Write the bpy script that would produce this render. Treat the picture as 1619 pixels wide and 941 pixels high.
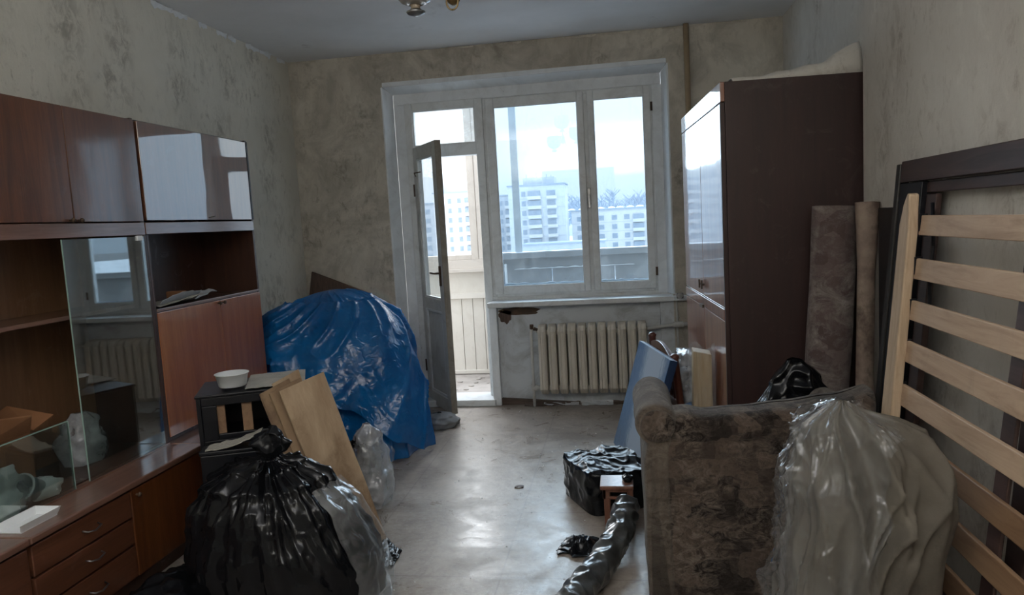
import bpy, math, random
from mathutils import Vector, Matrix, noise
random.seed(7)
for o in list(bpy.data.objects): bpy.data.objects.remove(o, do_unlink=True)
SC = bpy.context.scene
COL = SC.collection
V = Vector
PI = math.pi

# ------------------------------------------------------------------ camera
def make_camera():
    yaw, pitch, roll = .1535, .1031, -.056
    f = V((-math.sin(yaw)*math.cos(pitch), math.cos(yaw)*math.cos(pitch), -math.sin(pitch)))
    r0 = V((math.cos(yaw), math.sin(yaw), 0)); u0 = r0.cross(f)
    r = math.cos(roll)*r0 + math.sin(roll)*u0; u = r.cross(f)
    cd = bpy.data.cameras.new('camera'); cam = bpy.data.objects.new('camera', cd); COL.objects.link(cam)
    m = Matrix((r, u, -f)).transposed().to_4x4(); m.translation = V((2.3649, -5.1687, 1.343))
    cam.matrix_world = m
    cd.sensor_fit = 'HORIZONTAL'; cd.sensor_width = 36; cd.lens = 36*1143.9/1619; cd.clip_start = .05; cd.clip_end = 2000
    SC.camera = cam
make_camera()

# ------------------------------------------------------------------ exposure, sky, lights
SC.view_settings.view_transform = 'Standard'; SC.view_settings.look = 'None'
SC.view_settings.gamma = 1; SC.view_settings.use_curve_mapping = False
SC.view_settings.exposure = 0.65
SKY = 1.0
def make_world():
    w = bpy.data.worlds.new('overcast_sky'); SC.world = w; w.use_nodes = True
    nt = w.node_tree; nt.nodes.clear(); N = nt.nodes.new; L = nt.links.new
    tc = N('ShaderNodeTexCoord'); sep = N('ShaderNodeSeparateXYZ'); L(tc.outputs['Generated'], sep.inputs[0])
    # overcast sky: zenith about three times the horizon, snow-grey ground below
    rp = N('ShaderNodeValToRGB'); L(sep.outputs['Z'], rp.inputs[0])
    e = rp.color_ramp.elements
    e[0].position = 0.0; e[0].color = (.74, .86, 1.0, 1); e[1].position = 1.0; e[1].color = (2.7, 2.9, 3.2, 1)
    k = e.new(.12); k.color = (.98, 1.07, 1.15, 1); k = e.new(.35); k.color = (1.7, 1.85, 2.05, 1)
    mr = N('ShaderNodeMath'); mr.operation = 'GREATER_THAN'; L(sep.outputs['Z'], mr.inputs[0]); mr.inputs[1].default_value = -.01
    mx = N('ShaderNodeMix'); mx.data_type = 'RGBA'; L(mr.outputs[0], mx.inputs[0]); mx.inputs[6].default_value = (.55, .6, .66, 1); L(rp.outputs[0], mx.inputs[7])
    nz = N('ShaderNodeTexNoise'); nz.inputs['Scale'].default_value = 2.5; nz.inputs['Detail'].default_value = 4; L(tc.outputs['Generated'], nz.inputs[0])
    mp = N('ShaderNodeMapRange'); L(nz.outputs[0], mp.inputs[0]); mp.inputs[3].default_value = .9; mp.inputs[4].default_value = 1.1
    sm = N('ShaderNodeMath'); sm.operation = 'MULTIPLY'; L(mp.outputs[0], sm.inputs[0]); sm.inputs[1].default_value = SKY
    bg = N('ShaderNodeBackground'); L(mx.outputs[2], bg.inputs[0]); L(sm.outputs[0], bg.inputs[1])
    out = N('ShaderNodeOutputWorld'); L(bg.outputs[0], out.inputs[0])
make_world()
def area(name, loc, rot, sx, sy, power, col):
    ld = bpy.data.lights.new(name, 'AREA'); ld.shape = 'RECTANGLE'; ld.size = sx; ld.size_y = sy; ld.energy = power; ld.color = col
    o = bpy.data.objects.new(name, ld); COL.objects.link(o); o.location = loc; o.rotation_euler = rot
    return o
# brightest part of the overcast, high in front of the window wall (soft, wide)
sd = bpy.data.lights.new('cloudy_sun', 'SUN'); sd.energy = 4.0; sd.angle = math.radians(50); sd.color = (.93, .97, 1.0)
so = bpy.data.objects.new('cloudy_sun', sd); COL.objects.link(so); so.rotation_euler = (math.radians(-62), 0, math.radians(8))
# added fill lamp, unseen behind the camera, shining up at the ceiling
area('added_fill_uplight', (1.9, -5.35, 1.95), (math.radians(180), 0, 0), 2.0, .6, 44, (1.0, .98, .975))
po = area('window_portal', (1.7, .6, 1.35), (math.radians(-90), 0, 0), 2.2, 2.3, 1, (1, 1, 1)); po.data.cycles.is_portal = True

# ------------------------------------------------------------------ materials
class NT:
    def __init__(s, name):
        s.m = bpy.data.materials.new(name); s.m.use_nodes = True; s.t = s.m.node_tree; s.t.nodes.clear()
        s.out = s.N('ShaderNodeOutputMaterial'); s.tc = s.N('ShaderNodeTexCoord'); s.co = s.tc.outputs['Object']
    def N(s, k, **kw):
        n = s.t.nodes.new(k)
        for a, b in kw.items(): setattr(n, a, b)
        return n
    def L(s, a, b): s.t.links.new(a, b)
    def put(s, sock, v):
        if hasattr(v, 'is_output') or isinstance(v, bpy.types.NodeSocket): s.L(v, sock)
        elif isinstance(v, (tuple, list)) and len(v) == 3 and len(sock.default_value) == 4: sock.default_value = (*v, 1)
        else: sock.default_value = v
    def mapping(s, scale=(1, 1, 1), rnd=False, loc=(0, 0, 0), rot=(0, 0, 0)):
        n = s.N('ShaderNodeMapping'); s.L(s.co, n.inputs[0]); n.inputs['Scale'].default_value = scale; n.inputs['Location'].default_value = loc; n.inputs['Rotation'].default_value = rot
        if rnd:
            oi = s.N('ShaderNodeObjectInfo'); mu = s.N('ShaderNodeMath', operation='MULTIPLY'); s.L(oi.outputs['Random'], mu.inputs[0]); mu.inputs[1].default_value = 17
            ad = s.N('ShaderNodeVectorMath', operation='ADD'); s.L(n.outputs[0], ad.inputs[0]); s.L(mu.outputs[0], ad.inputs[1]); return ad.outputs[0]
        return n.outputs[0]
    def noise(s, scale=5, detail=5, rough=.55, vec=None, dist=0, kind='FBM', w=None):
        n = s.N('ShaderNodeTexNoise'); n.noise_type = kind
        if kind == 'FBM': n.normalize = True
        n.inputs['Scale'].default_value = scale; n.inputs['Detail'].default_value = detail; n.inputs['Roughness'].default_value = rough; n.inputs['Distortion'].default_value = dist
        s.L(vec if vec is not None else s.co, n.inputs['Vector']); return n.outputs[0]
    def voro(s, scale, feature='F1', vec=None, out='Distance', rnd=1):
        n = s.N('ShaderNodeTexVoronoi', feature=feature); n.inputs['Scale'].default_value = scale; n.inputs['Randomness'].default_value = rnd
        s.L(vec if vec is not None else s.co, n.inputs['Vector']); return n.outputs[out]
    def ramp(s, fac, stops):
        n = s.N('ShaderNodeValToRGB'); s.L(fac, n.inputs[0]); e = n.color_ramp.elements
        while len(e) < len(stops): e.new(.5)
        for i, (p, c) in enumerate(stops):
            e[i].position = p; e[i].color = (*c, 1) if isinstance(c, tuple) else (c, c, c, 1)
        return n.outputs[0]
    def mix(s, fac, a, b, mode='MIX'):
        n = s.N('ShaderNodeMix', data_type='RGBA', blend_type=mode); s.put(n.inputs[0], fac); s.put(n.inputs[6], a); s.put(n.inputs[7], b); return n.outputs[2]
    def math(s, op, a, b=0.0):
        n = s.N('ShaderNodeMath', operation=op); s.put(n.inputs[0], a); s.put(n.inputs[1], b); return n.outputs[0]
    def rng(s, v, a, b, lo=0, hi=1):
        n = s.N('ShaderNodeMapRange'); s.L(v, n.inputs[0]); n.inputs[1].default_value = lo; n.inputs[2].default_value = hi; n.inputs[3].default_value = a; n.inputs[4].default_value = b; return n.outputs[0]
    def bump(s, h, strength=.3, dist=.01, nrm=None):
        n = s.N('ShaderNodeBump'); n.inputs['Strength'].default_value = strength; n.inputs['Distance'].default_value = dist; s.L(h, n.inputs['Height'])
        if nrm is not None: s.L(nrm, n.inputs['Normal'])
        return n.outputs[0]
    def bsdf(s, **kw):
        n = s.N('ShaderNodeBsdfPrincipled')
        al = dict(color='Base Color', rough='Roughness', metal='Metallic', nrm='Normal', coat='Coat Weight', coatr='Coat Roughness', coatior='Coat IOR', spec='Specular IOR Level', ior='IOR', sss='Subsurface Weight', trans='Transmission Weight', sheen='Sheen Weight', alpha='Alpha', coatn='Coat Normal')
        for k, v in kw.items(): s.put(n.inputs[al[k]], v)
        s.surf = n.outputs[0]; return n.outputs[0]
    def done(s, sh=None):
        s.L(sh if sh is not None else s.surf, s.out.inputs[0]); return s.m

def thin_fresnel(t, ior, nrm=None):
    f0 = ((ior-1)/(ior+1))**2*1.9
    lw = t.N('ShaderNodeLayerWeight'); lw.inputs['Blend'].default_value = .5
    if nrm is not None: t.L(nrm, lw.inputs['Normal'])
    return t.math('ADD', t.math('MULTIPLY', t.math('POWER', lw.outputs['Facing'], 5.0), 1-f0), f0)
def simple(name, c1, c2=None, scale=6, rough=.6, bump=.15, bscale=60, metal=0, coat=0, stretch=(1, 1, 1), rnd=True, grime=None, gamt=.5, **kw):
    t = NT(name); v = t.mapping(stretch, rnd)
    col = c1
    if c2: col = t.mix(t.ramp(t.noise(scale, 6, .6, v), [(.3, 0.), (.7, 1.)]), c1, c2)
    if grime:
        g = t.ramp(t.noise(scale*.7, 8, .7, t.mapping((1.3, 1.1, .9), rnd, (3, 5, 1))), [(gamt, 0.), (gamt+.14, 1.)])
        col = t.mix(t.math('MULTIPLY', g, .8), col, grime)
    t.bsdf(color=col, rough=rough, metal=metal, coat=coat, nrm=t.bump(t.noise(bscale, 4, .6, v), bump, .004), **kw)
    return t.done()

def mat_wallpaper(name, base, dark, warm, seed=0, damp=.0):
    t = NT(name); v = t.mapping((1, 1, 1), False, (seed, seed*.7, 0))
    big = t.noise(1.1, 5, .6, v, .4)
    col = t.mix(t.ramp(big, [(.35, 0.), (.68, 1.)]), base, warm)
    # remnants of a vertical floral pattern: smudges inside soft cells
    vs = t.mapping((1, 1, .62), False, (seed, 0, seed))
    cell = t.voro(4.2, 'F1', vs, 'Distance', .8)
    sm = t.noise(17, 8, .72, t.mapping((1, 1, .7), False, (seed, 2, 1)), .6)
    m1 = t.math('MULTIPLY', t.ramp(cell, [(.18, 1.), (.55, 0.)]), t.ramp(sm, [(.46, 0.), (.6, 1.)]))
    col = t.mix(t.math('MULTIPLY', m1, .55), col, dark)
    sc = t.ramp(t.noise(24, 6, .78, t.mapping((1, 1, .5), False, (1, 4, seed)), .5), [(.53, 0.), (.68, 1.)])
    lo = t.ramp(t.noise(2.3, 4, .6, t.mapping((1, 1, 1), False, (9, seed, 3))), [(.42, 0.), (.62, 1.)])
    col = t.mix(t.math('MULTIPLY', t.math('MULTIPLY', sc, lo), .6), col, dark)
    lt = t.ramp(t.noise(7, 6, .7, t.mapping((1, 1, .6), False, (4, 4, seed)), .8), [(.55, 0.), (.75, 1.)])
    col = t.mix(t.math('MULTIPLY', lt, .35), col, (.85, .83, .76))
    if damp:
        sep = t.N('ShaderNodeSeparateXYZ'); t.L(t.co, sep.inputs[0])
        d = t.math('MULTIPLY', t.ramp(t.noise(3, 6, .7, v, .6), [(.42, 0.), (.6, 1.)]), damp)
        col = t.mix(d, col, (.13, .115, .09))
    b = t.bump(t.noise(26, 7, .7, t.mapping((1, 1, .7), False)), .35, .006)
    b = t.bump(sm, .25, .006, b)
    t.bsdf(color=col, rough=.85, spec=.25, nrm=b); return t.done()

def mat_lacquer(name, a, b, c, coatior=1.6, coatr=.06, rough=.45, grain=(7, 7, .5), wob=.06, coat=1.0):
    t = NT(name); v = t.mapping(grain, True)
    g = t.noise(3.2, 8, .62, v, .7); f = t.noise(26, 4, .6, v)
    col = t.ramp(g, [(.25, a), (.52, b), (.8, c)])
    col = t.mix(t.math('MULTIPLY', t.ramp(f, [(.45, 0.), (.7, 1.)]), .35), col, a)
    dust = t.ramp(t.noise(9, 7, .7, t.mapping((1, 1, 1), True), 1.), [(.58, 0.), (.8, 1.)])
    col = t.mix(t.math('MULTIPLY', dust, .12), col, (.35, .3, .27))
    n1 = t.bump(t.noise(2.2, 2, .5, t.mapping((1, 1, 1), True)), wob, .05)
    t.bsdf(color=col, rough=rough, coat=coat, coatr=t.rng(dust, coatr, coatr+.12), coatior=coatior, coatn=n1, nrm=t.bump(f, .08, .002)); return t.done()

def mat_crinkle(name, col, rough=.2, big=7, fine=32, s1=.55, s2=.4, coat=0.0, trans=0.0, col2=None, stretch=(1, 1, 1), **kw):
    t = NT(name); v = t.mapping(stretch)
    r1 = t.noise(big, 3, .55, v, .5, 'RIDGED_MULTIFRACTAL'); r2 = t.noise(fine, 3, .6, v, .8, 'RIDGED_MULTIFRACTAL')
    b = t.bump(r1, s1, .02); b = t.bump(r2, s2, .006, b)
    c = col
    if col2: c = t.mix(t.ramp(t.noise(3, 4, .6, v), [(.35, 0.), (.65, 1.)]), col, col2)
    p = t.bsdf(color=c, rough=rough, coat=coat, nrm=b, **kw)
    if trans:
        tr = t.N('ShaderNodeBsdfTranslucent'); t.put(tr.inputs[0], col); t.L(b, tr.inputs['Normal'])
        mx = t.N('ShaderNodeMixShader'); mx.inputs[0].default_value = trans; t.L(p, mx.inputs[1]); t.L(tr.outputs[0], mx.inputs[2]); return t.done(mx.outputs[0])
    return t.done()

def mat_film(name, milk=.12, tint=(.9, .93, .95), rough=.12, ior=1.4, big=8, fine=30, s1=.8, milkc=(.75, .78, .8)):
    t = NT(name)
    r1 = t.noise(big, 3, .55, None, .6, 'RIDGED_MULTIFRACTAL'); r2 = t.noise(fine, 3, .6, None, .8, 'RIDGED_MULTIFRACTAL')
    b = t.bump(r1, s1, .02); b = t.bump(r2, .45, .006, b)
    tr = t.N('ShaderNodeBsdfTransparent'); t.put(tr.inputs[0], tint)
    df = t.N('ShaderNodeBsdfDiffuse'); t.put(df.inputs[0], milkc); t.L(b, df.inputs['Normal'])
    gl = t.N('ShaderNodeBsdfGlossy'); gl.inputs['Roughness'].default_value = rough; t.L(b, gl.inputs['Normal'])
    m1 = t.N('ShaderNodeMixShader'); t.put(m1.inputs[0], t.rng(t.noise(5, 5, .6), milk*.4, milk*1.6, .35, .65)); t.L(tr.outputs[0], m1.inputs[1]); t.L(df.outputs[0], m1.inputs[2])
    m2 = t.N('ShaderNodeMixShader'); t.L(thin_fresnel(t, ior, b), m2.inputs[0]); t.L(m1.outputs[0], m2.inputs[1]); t.L(gl.outputs[0], m2.inputs[2])
    return t.done(m2.outputs[0])

def mat_glass(name, tint, haze=.05, ior=1.5, dirt=.2, rough=.01, hcol=(.7, .76, .8)):
    t = NT(name)
    tr = t.N('ShaderNodeBsdfTransparent'); t.put(tr.inputs[0], tint)
    df = t.N('ShaderNodeBsdfTranslucent'); t.put(df.inputs[0], hcol)
    d2 = t.N('ShaderNodeBsdfDiffuse'); t.put(d2.inputs[0], hcol)
    mm = t.N('ShaderNodeMixShader'); mm.inputs[0].default_value = .5; t.L(df.outputs[0], mm.inputs[1]); t.L(d2.outputs[0], mm.inputs[2])
    st = t.ramp(t.noise(6, 8, .7, t.mapping((1, 1, .5)), 1.0), [(.5, 0.), (.75, 1.)])
    m1 = t.N('ShaderNodeMixShader'); t.put(m1.inputs[0], t.rng(st, haze, haze+dirt)); t.L(tr.outputs[0], m1.inputs[1]); t.L(mm.outputs[0], m1.inputs[2])
    gl = t.N('ShaderNodeBsdfGlossy'); gl.inputs['Roughness'].default_value = rough
    m2 = t.N('ShaderNodeMixShader'); t.L(thin_fresnel(t, ior), m2.inputs[0]); t.L(m1.outputs[0], m2.inputs[1]); t.L(gl.outputs[0], m2.inputs[2])
    return t.done(m2.outputs[0])

def mat_floor():
    t = NT('worn_floor'); v = t.mapping()
    a = t.noise(1.6, 7, .65, v, .5)
    col = t.ramp(a, [(.3, (.17, .14, .115)), (.5, (.31, .265, .225)), (.7, (.43, .385, .34))])
    sp = t.ramp(t.noise(14, 8, .75, v, 1.2), [(.47, 0.), (.68, 1.)])
    col = t.mix(t.math('MULTIPLY', sp, .6), col, (.15, .125, .105))
    w = t.ramp(t.noise(38, 5, .7, v, .5), [(.52, 0.), (.7, 1.)])
    col = t.mix(t.math('MULTIPLY', w, .3), col, (.55, .53, .5))
    rg = t.rng(t.noise(5, 7, .7, v, .8), .2, .52, .3, .7)
    br = t.N('ShaderNodeTexBrick'); br.offset = 0; t.L(t.mapping((1, 1, 1), False, (0, .1, 0)), br.inputs[0])
    br.inputs['Scale'].default_value = 1.0; br.inputs['Brick Width'].default_value = .62; br.inputs['Row Height'].default_value = .62; br.inputs['Mortar Size'].default_value = .004
    col = t.mix(t.math('MULTIPLY', br.outputs['Fac'], .35), col, (.12, .1, .09))
    b = t.bump(a, .25, .02); b = t.bump(t.noise(30, 5, .7, v), .18, .004, b)
    t.bsdf(color=col, rough=rg, nrm=b, spec=.55); return t.done()

def mat_tapestry(name, dark, mid, light, scale=9):
    t = NT(name)
    v = t.mapping((1, 1, 1.25)); ds = t.noise(6, 4, .6); sc = t.N('ShaderNodeVectorMath', operation='SCALE'); t.L(v, sc.inputs[0]); sc.inputs['Scale'].default_value = 1.0
    ad = t.N('ShaderNodeVectorMath', operation='ADD'); t.L(sc.outputs[0], ad.inputs[0]); t.L(t.math('MULTIPLY', ds, .03), ad.inputs[1])
    vo = t.N('ShaderNodeTexVoronoi', distance='CHEBYCHEV'); vo.inputs['Scale'].default_value = 15; vo.inputs['Randomness'].default_value = .75; t.L(ad.outputs[0], vo.inputs['Vector'])
    bw = t.N('ShaderNodeSeparateColor'); t.L(vo.outputs['Color'], bw.inputs[0])
    patchc = t.ramp(bw.outputs[0], [(.15, dark), (.5, tuple((a+b)/2 for a, b in zip(dark, mid))), (.85, mid)])
    n = t.ramp(t.noise(scale*2.4, 9, .78, t.mapping((.8, .8, 1.3)), 1.6), [(.44, 0.), (.62, 1.)])
    n2 = t.ramp(t.noise(6, 5, .6), [(.38, .05), (.62, 1.)])
    col = t.mix(t.math('MULTIPLY', n, n2), patchc, light)
    col = t.mix(t.math('MULTIPLY', t.ramp(t.noise(60, 4, .7), [(.5, 0.), (.7, 1.)]), .5), col, dark)
    t.bsdf(color=col, rough=.95, spec=.15, sheen=.15, nrm=t.bump(t.noise(140, 4, .7), .5, .004, t.bump(n, .4, .006))); return t.done()

def mat_wood(name, a, b, c, rough=.55, grain=(14, 14, 1.2), scale=2.6, dirt=(.1, .08, .06), coat=0, rotm=(0, 0, 0), damt=.35):
    t = NT(name); v = t.mapping(grain, True, rot=rotm)
    g = t.noise(scale, 8, .65, v, 1.2); col = t.ramp(g, [(.3, a), (.52, b), (.75, c)])
    d = t.ramp(t.noise(6, 7, .7, t.mapping((1, 1, 1), True), .8), [(.52, 0.), (.75, 1.)])
    col = t.mix(t.math('MULTIPLY', d, damt), col, dirt)
    t.bsdf(color=col, rough=rough, coat=coat, coatr=.15, nrm=t.bump(g, .2, .002)); return t.done()

def mat_paint(name, base, dirt, chip=(.3, .24, .18), rough=.5, amt=.5):
    t = NT(name); v = t.mapping((1, 1, 1), False)
    d = t.ramp(t.noise(5, 8, .72, v, 1.), [(.45, 0.), (.72, 1.)])
    col = t.mix(t.math('MULTIPLY', d, amt), base, dirt)
    c = t.ramp(t.noise(24, 7, .75, t.mapping((1, 1, .5)), .8), [(.66, 0.), (.7, 1.)])
    col = t.mix(t.math('MULTIPLY', c, .8), col, chip)
    t.bsdf(color=col, rough=rough, nrm=t.bump(t.noise(30, 5, .6, v), .15, .004)); return t.done()

def mat_painting():
    t = NT('painted_canvas')
    sep = t.N('ShaderNodeSeparateXYZ'); t.L(t.co, sep.inputs[0])
    v = t.mapping((3, 3, .9))
    n = t.noise(4, 8, .7, t.mapping((4, 4, 1.6)), 2.4)
    col = t.ramp(t.math('ADD', t.math('MULTIPLY', sep.outputs['Z'], .55), t.math('MULTIPLY', n, .9)), [(.25, (.05, .08, .13)), (.5, (.09, .18, .31)), (.8, (.03, .12, .27)), (1., (.02, .10, .25))])
    # pale column of cloud down the middle
    m = t.ramp(t.math('ADD', t.math('ABSOLUTE', t.math('ADD', sep.outputs['Y'], .05)), t.math('MULTIPLY', n, -.26)), [(.0, 1.), (.03, .5), (.09, 0.)])
    col = t.mix(m, col, (.34, .42, .52))
    t.bsdf(color=col, rough=.4, nrm=t.bump(n, .2, .004)); return t.done()

def mat_newsprint():
    t = NT('old_newspaper')
    w = t.N('ShaderNodeTexBrick'); t.L(t.mapping((1, 1, 1)), w.inputs[0]); w.inputs['Brick Width'].default_value = .09; w.inputs['Row Height'].default_value = .008; w.inputs['Mortar Size'].default_value = .0022; w.inputs['Scale'].default_value = 1
    t.put(w.inputs['Color1'], (.2, .19, .17)); t.put(w.inputs['Color2'], (.3, .29, .26)); t.put(w.inputs['Mortar'], (.45, .43, .38))
    b = t.ramp(t.noise(9, 5, .6), [(.4, 0.), (.6, 1.)])
    t.bsdf(color=t.mix(b, w.outputs[0], (.42, .4, .35)), rough=.8, nrm=t.bump(t.noise(20, 4, .6), .3, .005)); return t.done()

M = {}
M['wp_left'] = mat_wallpaper('wallpaper_left', (.72, .70, .62), (.22, .20, .165), (.56, .545, .48), 0)
M['wp_back'] = mat_wallpaper('wallpaper_back', (.68, .64, .56), (.22, .19, .15), (.52, .48, .41), 3.3, .35)
M['wp_right'] = mat_wallpaper('wallpaper_right', (.66, .64, .59), (.28, .24, .2), (.56, .53, .48), 6.1)
M['ceiling'] = simple('ceiling_whitewash', (.88, .89, .9), (.76, .77, .78), 1.5, .9, .2, 20, rnd=False, grime=(.3, .29, .27), gamt=.62)
M['floor'] = mat_floor()
M['plaster'] = mat_paint('white_plaster', (.78, .82, .85), (.5, .52, .53), (.3, .28, .25), .7, .5)
M['frame'] = mat_paint('white_window_paint', (.72, .75, .76), (.38, .38, .36), (.3, .25, .18), .45, .55)
M['doorpaint'] = mat_paint('grey_door_paint', (.6, .61, .59), (.34, .32, .28), (.25, .17, .1), .5, .6)
M['dooredge'] = mat_paint('worn_door_edge', (.30, .28, .24), (.14, .12, .09), (.1, .07, .04), .7, .8)
M['niche'] = mat_paint('damp_plaster', (.60, .64, .67), (.25, .25, .24), (.14, .12, .1), .8, .7)
M['radiator'] = mat_paint('radiator_paint', (.62, .58, .5), (.36, .33, .27), (.12, .09, .06), .55, .4)
M['pipe_white'] = mat_paint('pipe_white_paint', (.52, .52, .5), (.3, .28, .24), (.15, .1, .07), .5, .5)
M['pipe_tan'] = mat_paint('pipe_tan_paint', (.36, .27, .17), (.2, .15, .1), (.1, .07, .04), .5, .5)
M['rust'] = simple('rusty_metal', (.06, .045, .035), (.12, .07, .04), 30, .7, .4, 80, .4)
M['glass'] = mat_glass('window_glass', (.77, .855, .915), .03, 1.5, .10)
M['glass_dirty'] = mat_glass('dirty_lower_glass', (.8, .86, .9), .10, 1.5, .3)
M['glass_door'] = mat_glass('door_glass', (.93, .96, .97), .02, 1.5, .08)
M['glass_cab'] = mat_glass('cabinet_glass', (.84, .9, .88), .02, 2.0, .06, .01, (.5, .55, .55))
M['glass_edge'] = simple('green_glass_edge', (.30, .42, .38), None, rough=.15, bump=0)
M['lac_door'] = mat_lacquer('lacquered_door', (.06, .017, .006), (.14, .044, .013), (.21, .075, .024), 1.7, .10, .4)
M['lac_mirror'] = mat_lacquer('polished_flap_door', (.09, .03, .014), (.15, .05, .02), (.2, .07, .03), 2.5, .02, .4, wob=.035)
M['lac_orange'] = mat_lacquer('orange_lacquered_door', (.25, .075, .02), (.38, .125, .035), (.46, .17, .055), 1.6, .08, .4)
M['lac_front'] = mat_lacquer('drawer_lacquer', (.06, .02, .01), (.11, .04, .02), (.17, .066, .036), 1.5, .14, .45, (7, .5, 7))
M['lac_top'] = mat_lacquer('worktop_lacquer', (.12, .06, .04), (.2, .1, .07), (.27, .15, .11), 1.9, .13, .4, (7, .5, 7))
M['carcass'] = mat_lacquer('cabinet_carcass', (.035, .014, .009), (.06, .024, .014), (.085, .034, .02), 1.45, .25, .5, coat=.4)
M['inner'] = mat_lacquer('cabinet_back_panel', (.14, .07, .035), (.2, .10, .05), (.25, .14, .075), 1.45, .25, .5, coat=.3)
M['beam'] = mat_lacquer('cabinet_rail', (.12, .055, .035), (.2, .10, .07), (.25, .14, .1), 1.7, .15, .45, (7, .5, 7))
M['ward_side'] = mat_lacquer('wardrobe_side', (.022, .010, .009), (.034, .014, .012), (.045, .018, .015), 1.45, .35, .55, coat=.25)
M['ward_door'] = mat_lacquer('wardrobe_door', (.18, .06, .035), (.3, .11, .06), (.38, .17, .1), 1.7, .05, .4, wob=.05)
M['brass'] = simple('aged_brass', (.35, .25, .12), (.2, .14, .08), 20, .4, .1, 60, .8)
M['steel'] = simple('dull_steel', (.35, .35, .35), (.2, .2, .2), 20, .35, .1, 60, .9)
M['black_bag'] = mat_crinkle('black_bag_plastic', (.005, .0055, .007), .15, 6, 20, .7, .5, spec=.25, stretch=(1, 1, .45))
M['black_bag2'] = mat_crinkle('black_sheet_plastic', (.007, .008, .010), .24, 8, 26, .35, .25, spec=.28)
M['tarp'] = mat_crinkle('blue_sheet_plastic', (.005, .12, .38), .23, 8, 30, .8, .65, trans=.3, col2=(.008, .2, .56), spec=.75)
M['film'] = mat_film('clear_film', .14)
M['film_thick'] = mat_film('crumpled_clear_film', .06, (.95, .96, .97), .10, 1.36, 9, 30, .6, (.6, .62, .64))
M['film_white'] = mat_film('milky_film', .42, (.9, .92, .94), .16, 1.45, 12, 34, 1.0, (.72, .74, .78))
M['canvas'] = simple('grey_dust_cloth', (.135, .118, .094), (.07, .06, .047), 5, .9, .7, 16, grime=(.035, .028, .022), gamt=.5)
M['tapestry'] = mat_tapestry('worn_tapestry', (.016, .011, .009), (.085, .062, .048), (.19, .155, .125))
M['tapestry_light'] = mat_tapestry('worn_tapestry_edge', (.07, .054, .042), (.12, .095, .075), (.22, .185, .15))
M['carpet'] = mat_tapestry('rolled_carpet', (.10, .07, .066), (.16, .12, .11), (.34, .31, .28), 3)
M['carpet2'] = simple('rolled_linoleum', (.33, .26, .2), (.14, .09, .075), 9, .8, .4, 40, grime=(.07, .045, .035), gamt=.5)
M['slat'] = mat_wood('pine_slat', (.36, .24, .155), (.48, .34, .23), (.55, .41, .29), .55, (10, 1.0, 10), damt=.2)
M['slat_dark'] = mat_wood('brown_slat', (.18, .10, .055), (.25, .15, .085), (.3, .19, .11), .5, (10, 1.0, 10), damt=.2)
M['post'] = mat_wood('pine_post', (.38, .27, .17), (.5, .37, .25), (.58, .45, .31), .55, damt=.2)
M['bed_dark'] = mat_wood('dark_stained_bed', (.025, .014, .012), (.05, .026, .022), (.08, .045, .038), .5, (10, 1, 10), dirt=(.02, .015, .012))
M['bed_black'] = mat_paint('black_bed_edge', (.02, .019, .018), (.035, .03, .028), (.2, .19, .18), .4, .6)
M['chairwood'] = mat_wood('mahogany_wood', (.05, .014, .009), (.09, .024, .014), (.13, .04, .02), .35, coat=.4)
M['stoolwood'] = mat_wood('red_brown_wood', (.12, .05, .03), (.19, .08, .05), (.26, .13, .09), .4, coat=.3)
M['kraft'] = simple('kraft_board', (.52, .39, .26), (.30, .2, .12), 3.5, .8, .5, 22, stretch=(3, 3, .6), grime=(.18, .11, .06), gamt=.5)
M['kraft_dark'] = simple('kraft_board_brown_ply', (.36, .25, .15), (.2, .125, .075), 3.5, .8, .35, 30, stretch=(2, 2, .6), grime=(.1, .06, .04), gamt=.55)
M['cardboard'] = simple('brown_cardboard', (.34, .16, .07), (.25, .11, .05), 5, .75, .2, 40)
M['plywood'] = mat_wood('plywood_in_film', (.34, .22, .1), (.46, .31, .15), (.54, .38, .2), .5)
M['darkboard'] = mat_wood('dark_board', (.05, .03, .02), (.09, .055, .04), (.13, .08, .06), .6)
M['black_lac'] = simple('black_lacquer', (.005, .006, .009), (.009, .009, .012), 6, .4, .05, 30, spec=.3)
M['white_plastic'] = simple('white_plastic', (.82, .85, .87), (.7, .73, .75), 6, .35, .05, 30)
M['white_paper'] = simple('white_paper', (.55, .58, .62), (.4, .42, .45), 8, .7, .3, 30)
M['news'] = mat_newsprint()
M['cloth'] = simple('grey_rag', (.26, .27, .28), (.18, .185, .19), 8, .95, .5, 40)
M['pattern_cloth'] = simple('black_white_cloth', (.5, .49, .46), (.03, .03, .035), 11, .9, .3, 40)
M['blue_cloth'] = simple('blue_cloth', (.06, .12, .24), (.1, .18, .32), 8, .9, .3, 40)
M['painting'] = mat_painting()
M['paint_edge'] = simple('dark_blue_canvas_edge', (.012, .03, .08), (.02, .05, .12), 6, .5, .2, 30)
M['paint_edge_top'] = simple('pale_blue_canvas_edge', (.35, .45, .55), (.25, .35, .48), 6, .5, .2, 30)
M['siding'] = mat_paint('cream_siding', (.70, .66, .60), (.52, .46, .4), (.3, .22, .15), .6, .4)
M['oldframe'] = mat_paint('old_balcony_frame', (.55, .5, .45), (.35, .3, .26), (.2, .15, .1), .6, .5)
M['grey_metal'] = simple('weathered_grey_sheet', (.16, .17, .18), (.25, .27, .29), 4, .6, .3, 20, rnd=False)
M['post_metal'] = simple('painted_steel_post', (.36, .42, .46), (.28, .33, .37), 6, .5, .1, 30)
M['snow'] = simple('snow', (.85, .88, .92), None, rough=.7, bump=.4, bscale=25)
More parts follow.
